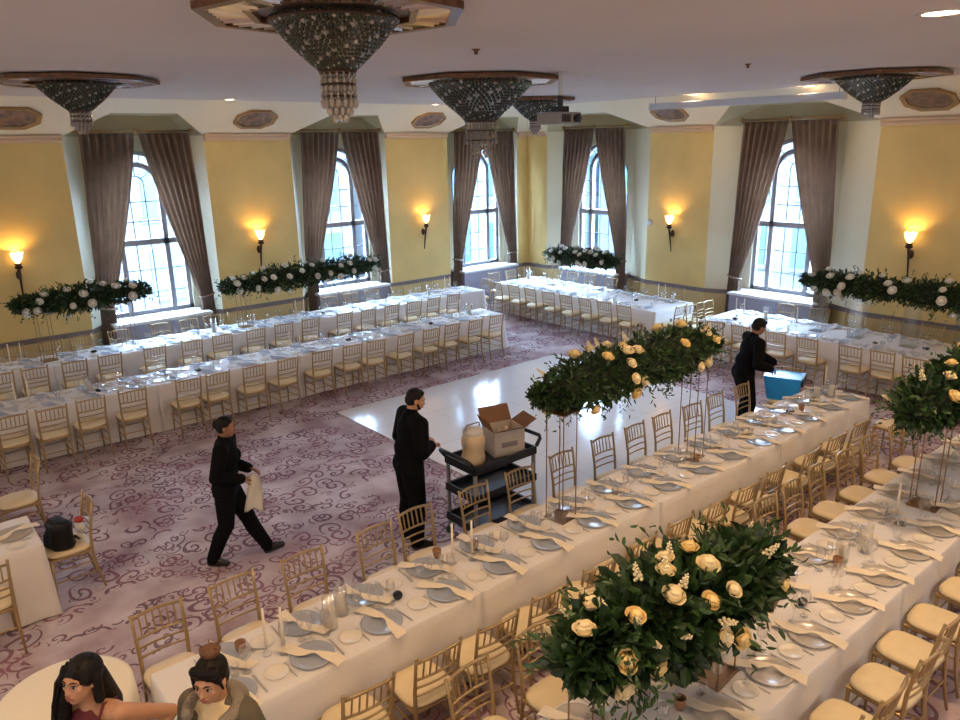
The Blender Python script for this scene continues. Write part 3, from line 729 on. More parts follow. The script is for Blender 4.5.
# ================================================================== PLACE SETTINGS
TZ = .764
def one(name, bm, M, smooth=True):
    o = from_bm(name, bm, M, None, smooth); COL.objects.unlink(o); return o
bm = B(); lathe(bm, [(.001, .004), (.10, .004), (.105, .006), (.115, .012), (.155, .018), (.16, .018), (.158, .014), (.11, .004), (.09, 0), (.001, 0)], 36); P_char = one('charger_plate', bm, M_char)
bm = B(); lathe(bm, [(.001, .004), (.10, .004), (.105, .006), (.115, .012), (.155, .018), (.16, .018), (.158, .014), (.11, .004), (.09, 0), (.001, 0)], 28); P_chars = one('charger_plate', bm, M_chars)
P_far = P_char.copy(); P_far.data = P_char.data.copy(); P_far.name = 'charger_plate'; P_far.data.materials[0] = mat('pale blue charger', (.62, .66, .74), .25)
bm = B(); lathe(bm, [(.001, .003), (.055, .003), (.06, .006), (.085, .012), (.088, .011), (.06, .001), (.001, 0)], 28); P_side = one('side_plate', bm, M_plate)
def napkin_bm(seed):
    r = random.Random(seed); bm = B(); nu, nv = 26, 8; R = []
    for i in range(nu+1):
        u = -0.24+.50*i/nu
        waist = 1-.62*math.exp(-((u+.02)/.05)**2)
        hw = (.034+.018*abs(u)/.25)*waist
        z0 = .024+.016*math.exp(-((u+.02)/.05)**2)
        if u < -.17: z0 = .024-.09*((-.17-u)/.07)**1.3*.16
        bend = .03*math.sin(u*9+seed)
        R.append([bm.verts.new((bend+hw*(-1+2*j/nv), u, z0+.005*math.sin(j*2.4+i*.5+seed)*waist+.004*r.random())) for j in range(nv+1)])
    for i in range(nu):
        for j in range(nv): bm.faces.new((R[i][j], R[i][j+1], R[i+1][j+1], R[i+1][j]))
    return bm
P_nap = [one('napkin', napkin_bm(s), M_nap) for s in (1, 2, 3)]; P_napw = [one('napkin', napkin_bm(s), M_napw) for s in (4, 5)]
def fork_bm():
    bm = B(); box(bm, -.005, .005, -.10, .03, .003, .006); box(bm, -.011, .011, .03, .05, .003, .006)
    for k in range(4): box(bm, -.011+k*.0062, -.0077+k*.0062, .05, .09, .003, .006)
    return bm
def knife_bm():
    bm = B(); box(bm, -.006, .006, -.11, .0, .002, .008, .002); box(bm, -.009, .008, .0, .115, .003, .006, .001); return bm
P_fork = one('fork', fork_bm(), M_steel, False); P_knife = one('knife', knife_bm(), M_steel, False)
def stem_bm(h, r):
    bm = B(); lathe(bm, [(.001, .003), (.032, .002), (.033, .004), (.006, .010), (.0045, .05), (.0045, h*.42), (.012, h*.46), (r, h*.62), (r*1.02, h*.75), (r*.85, h), (r*.82, h), (r*.98, h*.75), (r*.95, h*.63), (.006, h*.48), (.001, h*.475)], 18); return bm
P_wine = one('wine_glass', stem_bm(.21, .038), M_glass); P_flute = one('champagne_flute', stem_bm(.23, .024), M_glass)
bm = B(); lathe(bm, [(.001, 0), (.03, 0), (.036, .095), (.034, .095), (.028, .006), (.001, .006)], 18); P_tumb = one('water_tumbler', bm, M_glass)
used = set()
def place(P, loc, rz, label, cat, group, rx=0, sc=1):
    if P.name in used: o = P.copy()
    else: used.add(P.name); o = P
    COL.objects.link(o); o.location = loc; o.rotation_euler = (rx, 0, rz); o.scale = (sc, sc, sc); return tag(o, label, cat, group)
srng = random.Random(9)
def settings(xs, edge, axis, inward, side, tname, near, cool, skip=()):
    """inward: unit direction from the table edge towards the middle"""
    ind = Vector(inward); along = Vector((ind.y, -ind.x))     # to the sitter's right
    rz = math.atan2(ind.y, ind.x)-PI/2
    xs = sorted(xs, reverse=(axis == 'y'))
    def at(v, a, b): 
        p = Vector((v, edge)) if axis == 'x' else Vector((edge, v))
        q = p+along*a+ind*b; return (q.x, q.y, TZ)
    for i, v in enumerate(xs):
        if i in skip: continue
        o_ = ORD[i+1]; w = '%s from left, %s of %s' % (o_, side, tname); j = srng.uniform(-.02, .02)
        cn = 'blue-grey' if cool else 'silver-beige'
        place((P_char if near else P_far) if cool else P_chars, at(v+j, 0, .19), 0, '%s charger plate, %s' % (cn, w), 'plate', 'charger plates')
        np_ = srng.choice(P_nap if near else P_napw)
        place(np_, at(v+j, .0, .19), rz+srng.uniform(.15, .55), '%s knotted napkin on the charger, %s' % ('cream' if near else 'white', w), 'napkin', 'knotted napkins')
        place(P_side, at(v+j, -.27, .20), 0, 'cream side plate, %s' % w, 'plate', 'cream side plates')
        if near:
            place(P_fork, at(v+j, -.185, .17), rz+srng.uniform(-.06, .06), 'steel fork left of the charger, %s' % w, 'fork', 'forks')
            place(P_knife, at(v+j, .185, .17), rz+srng.uniform(-.06, .06), 'steel knife right of the charger, %s' % w, 'knife', 'knives')
        place(P_wine, at(v, .17+srng.uniform(-.02, .02), .345), 0, 'clear wine glass, %s' % w, 'glass', 'wine glasses')
        place(P_tumb if srng.random() < .5 else P_flute, at(v, .08+srng.uniform(-.03, .03), .365), 0, 'clear drinking glass, %s' % w, 'glass', 'drinking glasses')
def even(a, b, n): return [a+(b-a)*(i+.5)/n for i in range(n)]
settings(even(1.1, 10.6, 16), 4.12, 'x', (0, 1), 'near side', T3, True, True)
settings(even(1.2, 10.6, 16), 4.90, 'x', (0, -1), 'far side', T3, True, True)
settings(even(2.2, 10.4, 14), 1.90, 'x', (0, 1), 'near side', T6, True, False)
settings(even(2.0, 10.4, 14), 2.82, 'x', (0, -1), 'far side', T6, True, False)
settings(even(-.2, 10.4, 18), 11.75, 'x', (0, 1), 'near side', T2, False, True)
settings(even(-.2, 10.4, 18), 12.55, 'x', (0, -1), 'far side', T2, False, True)
settings(even(0, 11.9, 20), 14.15, 'x', (0, 1), 'near side', T1, False, True)
settings(even(0, 11.9, 20), 15.0, 'x', (0, -1), 'wall side', T1, False, True)
settings(even(9.75, 14.6, 9), 12.86, 'y', (1, 0), 'near side', T4, False, True)
settings(even(9.75, 14.6, 9), 14.25, 'y', (-1, 0), 'wall side', T4, False, True)
settings(even(3.2, 8.4, 9), 12.97, 'y', (1, 0), 'near side', T5, False, True)
settings(even(3.2, 8.4, 9), 14.35, 'y', (-1, 0), 'wall side', T5, False, True)
settings([7.83], .88, 'y', (-1, 0), 'right end', T7, True, False)
settings([.1, -.5], 7.45, 'x', (0, 1), 'near side', T7, True, False)
settings([.1, -.5], 8.20, 'x', (0, -1), 'far side', T7, True, False)
settings([.30, -.3], 9.68, 'x', (0, -1), 'far side', T8, True, True)

# candles and small table things
def make_taper():
    root = thing('taper_candle', '', 'candle', group='ivory taper candles')
    bm = B(); lathe(bm, [(.001, 0), (.035, 0), (.035, .01), (.012, .02), (.010, .06), (.016, .075), (.016, .10), (.010, .10)], 14); from_bm('glass_holder', bm, M_glass, root, True)
    bm = B(); tube(bm, [(0, 0, .07), (0, 0, .38)], [.011, .009], 10); from_bm('candle', bm, M_wax, root, True)
    bm = B(); tube(bm, [(0, 0, .38), (0, 0, .395)], .0015, 5); from_bm('wick', bm, M_black, root)
    return Proto(root)
def make_hurr():
    root = thing('hurricane_candle', '', 'candle', group='pillar candles in glass cylinders')
    bm = B(); lathe(bm, [(.001, 0), (.055, 0), (.055, .26), (.052, .26), (.052, .008), (.001, .008)], 20); from_bm('glass_cylinder', bm, M_glass, root, True)
    bm = B(); lathe(bm, [(.001, .008), (.036, .008), (.036, .17), (.030, .172), (.001, .165)], 18); from_bm('pillar_candle', bm, M_wax, root, True)
    return Proto(root)
TP, HU = make_taper(), make_hurr()
for (x, y, l) in ((1.75, 4.55, 'left of a pair near the left end of the %s' % T3), (1.85, 4.48, 'right of a pair near the left end of the %s' % T3), (3.50, 4.62, 'left of a pair mid-way along the %s' % T3), (3.66, 4.55, 'right of a pair mid-way along the %s' % T3),
                  (7.1, 2.42, 'tall single one on the %s' % T6), (10.3, 4.68, 'tall one at the right end of the %s' % T3),
                  (1.78, 14.7, 'left of the leftmost pair on the %s' % T1), (1.95, 14.65, 'right of the leftmost pair on the %s' % T1), (7.1, 14.62, 'left of the middle pair on the %s' % T1), (7.28, 14.6, 'right of the middle pair on the %s' % T1),
                  (11.1, 14.6, 'left of the rightmost pair on the %s' % T1), (11.25, 14.6, 'right of the rightmost pair on the %s' % T1), (1.45, 12.2, 'left of the leftmost pair on the %s' % T2), (1.62, 12.18, 'right of the leftmost pair on the %s' % T2),
                  (5.75, 12.2, 'left of the middle pair on the %s' % T2), (5.93, 12.18, 'right of the middle pair on the %s' % T2), (7.9, 12.2, 'single tall one on the %s' % T2), (9.6, 12.15, 'at the right end of the %s' % T2),
                  (13.5, 14.3, 'left of the left pair on the %s' % T4), (13.6, 14.2, 'right of the left pair on the %s' % T4), (13.9, 10.3, 'left of the right pair on the %s' % T4), (13.95, 10.15, 'right of the right pair on the %s' % T4),
                  (13.7, 8.2, 'left of the pair on the %s' % T5), (13.75, 8.05, 'right of the pair on the %s' % T5), (13.7, 6.9, 'single one before the window on the %s' % T5)):
    TP.put((x, y, TZ), 0, 'ivory taper candle, '+l)
for (x, y, l) in ((2.4, 4.62, 'right of two near the left of the %s' % T3), (2.25, 4.52, 'left of two near the left of the %s' % T3), (9.9, 4.6, 'left of two at right of the %s' % T3), (10.12, 4.5, 'right of two at right of the %s' % T3),
                  (6.0, 2.42, 'left of two on the %s' % T6), (6.3, 2.36, 'right of two on the %s' % T6), (5.3, 14.6, 'beside the second garland on the %s' % T1), (10.6, 14.6, 'right of the second garland on the %s' % T1),
                  (2.4, 12.15, 'leftmost on the %s' % T2), (9.9, 12.2, 'rightmost on the %s' % T2), (13.8, 14.45, 'left end of the %s' % T4), (13.9, 9.9, 'right end of the %s' % T4), (13.8, 7.6, 'before the window on the %s' % T5)):
    HU.put((x, y, TZ), 0, 'ivory pillar candle in glass, '+l)
bm = B(); lathe(bm, [(.001, 0), (.022, 0), (.034, .03), (.040, .075), (.038, .09), (.034, .088), (.030, .03), (.001, .012)], 16); P_amb = one('amber_tumbler', bm, M_amber)
for i, (x, y, l) in enumerate(((1.62, 4.70, 'beside the taper pair at the left of the %s' % T3), (3.45, 4.78, 'left of the middle tapers on the %s' % T3), (3.78, 4.66, 'right of the middle tapers on the %s' % T3), (6.85, 4.45, 'by the right flower stand on the %s' % T3), (9.3, 4.5, 'towards the right end of the %s' % T3),
                             (5.88, 2.40, 'by the glass cylinders on the %s' % T6), (3.75, 2.42, 'right of two under the flowers on the %s' % T6), (3.50, 2.28, 'left of two under the flowers on the %s' % T6), (4.95, 2.46, 'middle of the %s' % T6))):
    place(P_amb, (x, y, TZ), 0, 'brown cut-glass votive cup, '+l, 'votive cup', 'brown votive cups')
bm = B(); ball(bm, (0, 0, .022), (.055, .038, .022), 2); P_blk = one('black_dish', bm, M_blackd)
for i, (x, y, l) in enumerate(((3.07, 14.6, 'leftmost on the %s' % T1), (7.7, 14.55, 'middle of the %s' % T1), (2.51, 12.05, 'leftmost on the %s' % T2), (4.03, 12.05, 'second from left on the %s' % T2), (6.87, 12.07, 'third from left on the %s' % T2), (8.77, 12.05, 'rightmost on the %s' % T2),
                             (2.85, 4.51, 'at the left of the %s' % T3), (9.1, 4.55, 'at the right of the %s' % T3), (7.0, 2.34, 'right of two on the %s' % T6), (5.15, 2.33, 'left of two on the %s' % T6), (13.4, 5.3, 'second from right on the %s' % T5), (13.64, 4.57, 'rightmost on the %s' % T5), (13.4, 8.02, 'leftmost on the %s' % T5), (13.5, 10.6, 'right part of the %s' % T4))):
    place(P_blk, (x, y, TZ), i*.7, 'small black oval dish, '+l, 'dish', 'small black oval dishes', sc=1.1)

# ================================================================== FLOWERS
def leaves_mesh(name, pts_dirs, size, M, parent, seed, rnd_leaf=.35, wide=.5):
    r = np.random.RandomState(seed); V = []; Fc = []
    for (p, d) in pts_dirs:
        L_ = size*(1+rnd_leaf*r.uniform(-1, 1)); W_ = L_*wide
        d = np.array(d)/(np.linalg.norm(d)+1e-6); up = r.normal(size=3); side = np.cross(d, up); side /= np.linalg.norm(side)+1e-6; nn = np.cross(side, d)
        p = np.array(p); b = len(V); cup = .18*L_
        V += [p, p+d*L_*.35+side*W_*.5+nn*cup*.4, p+d*L_*.75+side*W_*.38+nn*cup*.2, p+d*L_-nn*cup*.6, p+d*L_*.75-side*W_*.38+nn*cup*.2, p+d*L_*.35-side*W_*.5+nn*cup*.4, p+d*L_*.5-nn*cup*.1]
        Fc += [(b, b+1, b+6), (b+1, b+2, b+6), (b+2, b+3, b+6), (b+3, b+4, b+6), (b+4, b+5, b+6), (b+5, b, b+6)]
    return pyd(name, V, Fc, M, parent)
def rose_bm(R, seed):
    r = random.Random(seed); bm = B(); ball(bm, (0, 0, R*.12), (R*.66, R*.66, R*.60), 2)
    for lay, (n, rad, op, hgt) in enumerate(((3, .50, .02, .80), (5, .74, .12, .62), (6, .94, .40, .36))):
        for k in range(n):
            a0 = 2*PI*(k+.37*lay)/n+r.uniform(-.1, .1); wd = 2*PI/n*.72; g = []
            for i in range(5):
                t = i/4; row = []
                for j in range(5):
                    a = a0+wd*(-1+j/2)*(.35+.65*math.sin(PI*min(1, .25+t*.6)))
                    rr = R*(rad*(.35+.65*math.sin(t*PI*.5))+op*.35*t*t); z = R*(-.45+(hgt+.45)*t-.25*op*t*t*t-.12*(abs(-1+j/2))**2*t)
                    row.append(bm.verts.new((rr*math.cos(a), rr*math.sin(a), z)))
                g.append(row)
            for i in range(4):
                for j in range(4): bm.faces.new((g[i][j], g[i][j+1], g[i+1][j+1], g[i+1][j]))
    return bm
ROSE = {}
def rose_mesh(kind):
    if kind not in ROSE:
        M = {'c': M_rose, 'y': M_rosey, 'w': M_rosew}[kind]; ROSE[kind] = from_bm('rose', rose_bm(1, ord(kind)), M, None, True)
        COL.objects.unlink(ROSE[kind])
    return ROSE[kind]
SPIKE = {}
def spike(kind):
    if kind not in SPIKE:
        r = random.Random(3); bm = B()
        for k in range(22):
            t = k/21; a = k*2.4; rr = .30*(1-.6*t); ball(bm, (rr*math.cos(a), rr*math.sin(a), t*1.6), (.20*(1-.5*t), .20*(1-.5*t), .17*(1-.4*t)), 1)
        SPIKE[kind] = from_bm('blossom_spike', bm, M_rose if kind == 'c' else M_rosew, None, True); COL.objects.unlink(SPIKE[kind])
    return SPIKE[kind]
VIEW = Vector((0, 0, CAM_H))
def garland(p0, p1, rad, label, seed, nleaf, lsize, nrose, rsize, kinds='c', spikes=0, blobs=None, trail=0, wide=.5, group='flower garlands on stands', rads=None, M=None):
    p0 = Vector(p0); p1 = Vector(p1); c = (p0+p1)/2; ax = (p1-p0); L_ = ax.length; axn = ax.normalized(); sd = axn.cross(Vector((0, 0, 1))).normalized(); up = Vector((0, 0, 1))
    root = thing('flower_garland', label, 'flowers', c, 0, group); r = random.Random(seed)
    prof = lambda t: (math.sin(PI*min(max(t, 0), 1))**.42)*(1+.16*math.sin(t*13+seed)+.10*math.sin(t*29+seed*2))
    hh = rads[1] if rads else rad*.8
    hw = rads[0] if rads else rad
    def surf(t, a, k=1.0):
        q = prof(t); return axn*(t-.5)*L_+sd*math.cos(a)*hw*q*k+up*math.sin(a)*hh*q*k
    bm = B(); R = []
    for i in range(15):
        t = .02+.96*i/14; R.append([bm.verts.new(surf(t, 2*PI*k/12, .68)+Vector((r.uniform(-.02, .02),)*3)) for k in range(12)])
    for i in range(14):
        for k in range(12): bm.faces.new((R[i][k], R[i][(k+1) % 12], R[i+1][(k+1) % 12], R[i+1][k]))
    bm.faces.new(R[0][::-1]); bm.faces.new(R[-1]); fixn(bm); from_bm('dark_core', bm, M_core, root, True)  # dark body that fills the inside of the foliage
    def pd(n, k0, k1):
        out = []
        for _ in range(n):
            t = r.random(); a = r.uniform(0, 2*PI); k = r.uniform(k0, k1); p = surf(t, a, k)
            d = (sd*math.cos(a)*hw+up*math.sin(a)*hh).normalized()+Vector((r.gauss(0, .6), r.gauss(0, .6), r.gauss(0, .5)))+axn*(t-.5)*1.2
            out.append((tuple(p), tuple(d)))
        return out
    leaves_mesh('foliage', pd(int(nleaf*.6), .55, .95), lsize, M or M_leaf, root, seed, wide=wide)
    leaves_mesh('foliage', pd(int(nleaf*.4), .6, 1.0), lsize*.85, M_leaf2, root, seed+1, wide=wide*.8)
    # thin sprigs that break the outline
    sp = []; 
    for _ in range(int(nleaf/22)):
        t = r.uniform(0, 1); a = r.uniform(0, 2*PI); p = surf(t, a, .85); d = (sd*math.cos(a)+up*math.sin(a)*.8+axn*(t-.5)*1.5+Vector((0, 0, .1))).normalized()
        ln = r.uniform(.8, 1.7)*lsize*1.8
        for k in range(7):
            q = p+d*ln*k/7+Vector((0, 0, -.3*ln*(k/7)**2)); sp.append((tuple(q), tuple(d+Vector((r.gauss(0, .7), r.gauss(0, .7), r.gauss(0, .7))))))
    if sp: leaves_mesh('foliage', sp, lsize*.6, M_leaf2, root, seed+2, wide=.35)
    if trail:
        sp = []
        for _ in range(trail):
            t = r.uniform(.03, .97); a = r.uniform(PI*1.1, PI*1.9); p = surf(t, a, .8); ln = r.uniform(.10, .32)
            bm = B(); tube(bm, [p+Vector((0, 0, -ln*k/18+.03))+Vector((.02*math.sin(k*.5+t*9), .02*math.cos(k*.4), 0)) for k in range(0, 19, 3)], .0022, 4); from_bm('trailing_stem', bm, M_leaf2, root)
            for k in range(18):
                q = p+Vector((0, 0, -ln*k/18+.03))+Vector((.02*math.sin(k*.5+t*9), .02*math.cos(k*.4), 0)); sp.append((tuple(q), (r.gauss(0, 1), r.gauss(0, 1), -.8)))
        leaves_mesh('foliage', sp, lsize*.42, M_leaf, root, seed+3, wide=.4)
    cam_dir = (VIEW-c).normalized()
    placed = []; tries = 0
    while len(placed) < nrose and tries < 2000:
        tries += 1; t = r.uniform(.04, .96); a = r.uniform(-.2*PI, .6*PI) if r.random() < .6 else r.uniform(0, 2*PI); p = surf(t, a, 1.0)+(sd*math.cos(a)+up*math.sin(a))*rsize*.75
        if any((p-q).length < rsize*2.2 for q in placed): continue
        placed.append(p); k = r.choice(kinds); o = rose_mesh(k).copy(); COL.objects.link(o); o.parent = root; o.location = p
        d = (sd*math.cos(a)+up*(math.sin(a)+.35)).normalized(); o.rotation_euler = Vector((0, 0, 1)).rotation_difference(d).to_euler(); s = rsize*r.uniform(.8, 1.15); o.scale = (s, s, s)
    for i in range(spikes):
        t = r.uniform(.04, .96); a = r.uniform(0, PI); p = surf(t, a, 1.0)+(sd*math.cos(a)+up*math.sin(a))*rsize*.5; o = spike('c' if 'w' not in kinds else 'w').copy(); COL.objects.link(o); o.parent = root; o.location = p
        d = (sd*math.cos(a)+up*(math.sin(a)+.2)+axn*(t-.5)*1.6).normalized(); o.rotation_euler = Vector((0, 0, 1)).rotation_difference(d).to_euler(); s = rsize*r.uniform(.9, 1.2); o.scale = (s, s, s)
    return root
def stand(x, y, top, label, w_=.20, M=M_rod, rr=.006):
    root = thing('flower_stand', label, 'flower stand', (x, y, TZ), .1, 'slim metal flower stands'); h = top-TZ
    bm = B(); box(bm, -w_*.6, w_*.6, -w_*.6, w_*.6, 0, .008); from_bm('base_plate', bm, M, root)
    for sx_ in (-1, 1):
        for sy_ in (-1, 1):
            bm = B(); tube(bm, [(sx_*w_/2, sy_*w_/2, .005), (sx_*w_/2, sy_*w_/2, h)], rr, 6); from_bm('rod', bm, M, root)
    bm = B(); box(bm, -w_*.6, w_*.6, -w_*.6, w_*.6, h-.008, h); from_bm('top_plate', bm, M, root)
    return root
# central foreground table
stand(4.80, 4.58, 1.86, 'slim bronze flower stand, left of two on the %s' % T3); stand(6.95, 4.60, 1.92, 'slim bronze flower stand, right of two on the %s' % T3)
garland((4.52, 4.66, 2.02), (7.3, 4.6, 2.08), .27, 'long green garland with yellow roses over the %s' % T3, 5, 2600, .085, 22, .060, 'yc', 8, trail=10, wide=.45, rads=(.29, .26))
# lower right table
stand(3.95, 2.36, 1.50, 'slim bronze flower stand, middle of three on the %s' % T6, .24); stand(2.80, 2.36, 1.46, 'bronze flower stand under the left of the big foreground garland', .24)
stand(7.62, 2.36, 1.68, 'slim bronze flower stand, right of three on the %s' % T6, .22)
garland((2.56, 2.36, 1.54), (4.26, 2.2, 1.61), .32, 'big nearest leafy garland with cream roses over the %s' % T6, 8, 2300, .12, 26, .060, 'cyc', 14, trail=34, wide=.62, rads=(.31, .25))
garland((6.95, 2.40, 1.86), (9.2, 2.36, 1.92), .30, 'leafy garland with cream roses cut by the right picture edge', 12, 1800, .10, 18, .062, 'cy', 8, trail=14, wide=.55, rads=(.30, .26))
# left wall table
stand(2.35, 14.6, 1.62, 'thin metal flower stand, leftmost on the %s' % T1); stand(3.7, 14.6, 1.62, 'thin metal flower stand, second from left on the %s' % T1)
garland((1.95, 14.6, 1.78), (4.15, 14.6, 1.80), .25, 'green garland with white roses, leftmost over the %s' % T1, 21, 2000, .10, 24, .065, 'w', 0, wide=.35, rads=(.26, .20))
stand(5.95, 14.6, 1.50, 'thin metal flower stand, third from left on the %s' % T1); stand(8.3, 14.6, 1.56, 'thin metal flower stand, rightmost on the %s' % T1)
garland((5.55, 14.6, 1.62), (9.2, 14.6, 1.72), .27, 'longest green garland with white roses, right over the %s' % T1, 22, 3000, .10, 32, .065, 'w', 0, wide=.35, rads=(.28, .23))
stand(13.65, 13.4, 1.42, 'thin metal flower stand, left of two on the %s' % T4); stand(13.65, 12.0, 1.42, 'thin metal flower stand, right of two on the %s' % T4)
garland((13.65, 13.6, 1.56), (13.65, 11.35, 1.56), .27, 'green garland with white roses over the %s' % T4, 23, 2000, .10, 24, .065, 'w', 0, wide=.35, rads=(.27, .20))
# clear pillars of the right-wall table
def pillar(y, l):
    root = thing('acrylic_pillar', l, 'flower stand', (13.65, y, TZ), 0, 'clear acrylic flower pillars')
    bm = B(); h = .72
    box(bm, -.11, .11, -.11, .11, .008, h); bmesh.ops.delete(bm, geom=[f for f in bm.faces if abs(f.normal.z) > .9], context='FACES'); from_bm('clear_column', bm, M_acry, root)
    bm = B(); box(bm, -.12, .12, -.12, .12, 0, .008); from_bm('base_plate', bm, M_acry, root)
    bm = B(); box(bm, -.12, .12, -.12, .12, h, h+.008); from_bm('top_plate', bm, M_acry, root)
for y, l in ((6.45, 'leftmost of four'), (5.75, 'second from left of four'), (4.85, 'third from left of four'), (4.05, 'rightmost of four')): pillar(y, 'clear acrylic pillar under the garland on the %s, %s' % (T5, l))
garland((13.65, 6.85, 1.70), (13.65, 3.2, 1.70), .25, 'green garland with white roses on clear pillars over the %s' % T5, 24, 3400, .09, 34, .068, 'w', 0, wide=.35, rads=(.28, .22))

# ================================================================== CART, BOX, JUG, BAG, BIN, ROUND TABLE
M_alu = mat('grey aluminium', (.45, .44, .46), .35, metal=.7)
M_cart = mat('black cart plastic', (.018, .02, .028), .38, bump=.1)
root = thing('service_cart', 'black three-shelf service cart beside the dance floor', 'cart', (5.08, 5.93, 0), 0)
def tray(z, name):
    bm = B(); hx, hy = .46, .26
    box(bm, -hx, hx, -hy, hy, z-.045, z-.03, .004)
    for a in ((-hx, -hx+.03, -hy, hy), (hx-.03, hx, -hy, hy), (-hx, hx, -hy, -hy+.03), (-hx, hx, hy-.03, hy)): box(bm, *a, z-.06, z+.03, .008)
    from_bm(name, bm, M_cart, root)
for z in (.93, .60, .24): tray(z, 'shelf')
for sx_ in (-1, 1):
    for sy_ in (-1, 1):
        bm = B(); box(bm, sx_*.43-.018, sx_*.43+.018, sy_*.235-.018, sy_*.235+.018, .12, .93, .005); from_bm('post', bm, M_alu, root)
        bm = B(); q = [(sx_*.43, sy_*.235-.015, .055), (sx_*.43, sy_*.235+.015, .055)]; tube(bm, q, .05, 16); w_ = from_bm('caster', bm, M_cart, root, True)
        bm = B(); box(bm, sx_*.43-.02, sx_*.43+.02, sy_*.235-.022, sy_*.235+.022, .085, .125); from_bm('caster_fork', bm, M_alu, w_)
    bm = B(); tube(bm, [(sx_*.46, -.25, .96), (sx_*.52, -.25, 1.04), (sx_*.54, -.22, 1.06), (sx_*.54, .22, 1.06), (sx_*.52, .25, 1.04), (sx_*.46, .25, .96)], .022, 8); from_bm('push_handle', bm, M_cart, root, True)
M_card = mat('white cardboard', (.62, .54, .48), .8, vary=.06); M_cardb = mat('brown cardboard', (.36, .20, .11), .8)
root = thing('cardboard_box', 'open white cardboard box on the cart, right of the jug', 'box', (5.28, 5.95, .902), -.25)
bm = B(); a, b, h = .19, .16, .29
for q in ((-a, a, -b, -b+.006), (-a, a, b-.006, b), (-a, -a+.006, -b, b), (a-.006, a, -b, b)): box(bm, *q, 0, h)
box(bm, -a, a, -b, b, 0, .006); from_bm('carton', bm, M_card, root)
def flap(pts): 
    bm = B(); bm.faces.new([bm.verts.new(p) for p in pts]); bmesh.ops.solidify(bm, geom=bm.faces[:], thickness=.005); fixn(bm); from_bm('flap', bm, M_cardb, root)
flap([(-a, b, h), (a, b, h), (a, b+.10, h+.17), (-a, b+.10, h+.17)]); flap([(-a, -b, h), (a, -b, h), (a, -b-.13, h+.07), (-a, -b-.13, h+.07)])
flap([(a, -b, h), (a, b, h), (a+.16, b, h+.08), (a+.16, -b, h+.08)]); flap([(-a, -b, h), (-a, b, h), (-a-.06, b, h+.14), (-a-.06, -b, h+.14)])
bm = B(); box(bm, -.10, .10, -b-.001, -b+.001, .10, .16); from_bm('printed_panel', bm, mat('faded print', (.30, .24, .24), .8), root)
for k in range(5):
    bm = B(); tube(bm, [(-.12+k*.06, -.1+.04*(k % 2)*3, .02), (-.12+k*.06, -.1+.04*(k % 2)*3, .27)], .022, 10); tag(from_bm('rolled_liner', bm, M_card, None, True, (5.28, 5.95, .902)), 'pale rolled liner in the open box, %s of five' % ORD[k+1], 'roll', 'rolled liners in the box')
root = thing('drink_jug', 'large cream plastic drink jug on the cart', 'jug', (4.80, 5.90, .902), 0)
bm = B(); lathe(bm, [(.001, 0), (.115, 0), (.13, .02), (.13, .10), (.122, .115), (.122, .20), (.13, .215), (.13, .29), (.11, .34), (.07, .375), (.065, .40), (.001, .40)], 28); from_bm('container', bm, mat('cream plastic', (.72, .56, .34), .4), root, True)
bm = B(); lathe(bm, [(.11, .345), (.115, .37), (.10, .41), (.03, .43), (.001, .43)], 24); from_bm('lid', bm, mat('clear grey lid', (.62, .60, .58), .3), root, True)
bm = B(); tube(bm, [(-.10, 0, .40), (-.09, 0, .46), (.09, 0, .46), (.10, 0, .40)], .009, 6); from_bm('carry_handle', bm, M_alu, root, True)
bm = B(); tube(bm, [(-.12, -.03, .34), (-.15, -.05, .30), (-.15, -.05, .22)], .007, 6); from_bm('drink_tube', bm, M_alu, root, True)

root = thing('handbag', 'black soft leather bag on the chair seat', 'bag', (1.06, 7.80, .512), .5)
bm = B(); bl = mat('black leather', (.006, .006, .007), .5, bump=.5, bscale=18, spec=.3)
lathe(bm, [(.001, 0), (.12, 0), (.145, .03), (.13, .13), (.115, .2), (.125, .25), (.09, .29), (.001, .27)], 20)
for v in bm.verts: v.co.x *= .75; v.co.y *= 1.15; v.co.y += .02*math.sin(v.co.z*20); v.co.x += .012*math.sin(v.co.y*40)
from_bm('bag_body', bm, bl, root, True)
bm = B(); tube(bm, [(.07, .1, .16), (.14, .10, .10), (.17, .02, .02), (.15, -.08, .02), (.08, -.12, .10)], .010, 6); from_bm('strap', bm, bl, root, True)
bm = B(); tube(bm, [(-.02, -.08, .23), (-.03, -.03, .30), (-.03, .04, .30), (-.02, .09, .23)], .008, 6); from_bm('handle', bm, bl, root, True)
bm = B(); tube(bm, [(.09, -.02, .10), (.095, -.02, .17)], .004, 6); from_bm('zip_pull', bm, M_steel, root, True)
root = thing('pouch', 'red and white pouch on the chair behind the black bag', 'pouch', (1.28, 7.96, .512), .2)
bm = B(); ball(bm, (0, 0, .07), (.045, .075, .07), 2); from_bm('white_pouch', bm, M_napw, root, True)
bm = B(); ball(bm, (0, 0, .155), (.045, .065, .030), 2); from_bm('red_top', bm, mat('red cloth', (.5, .05, .04), .6), root, True)

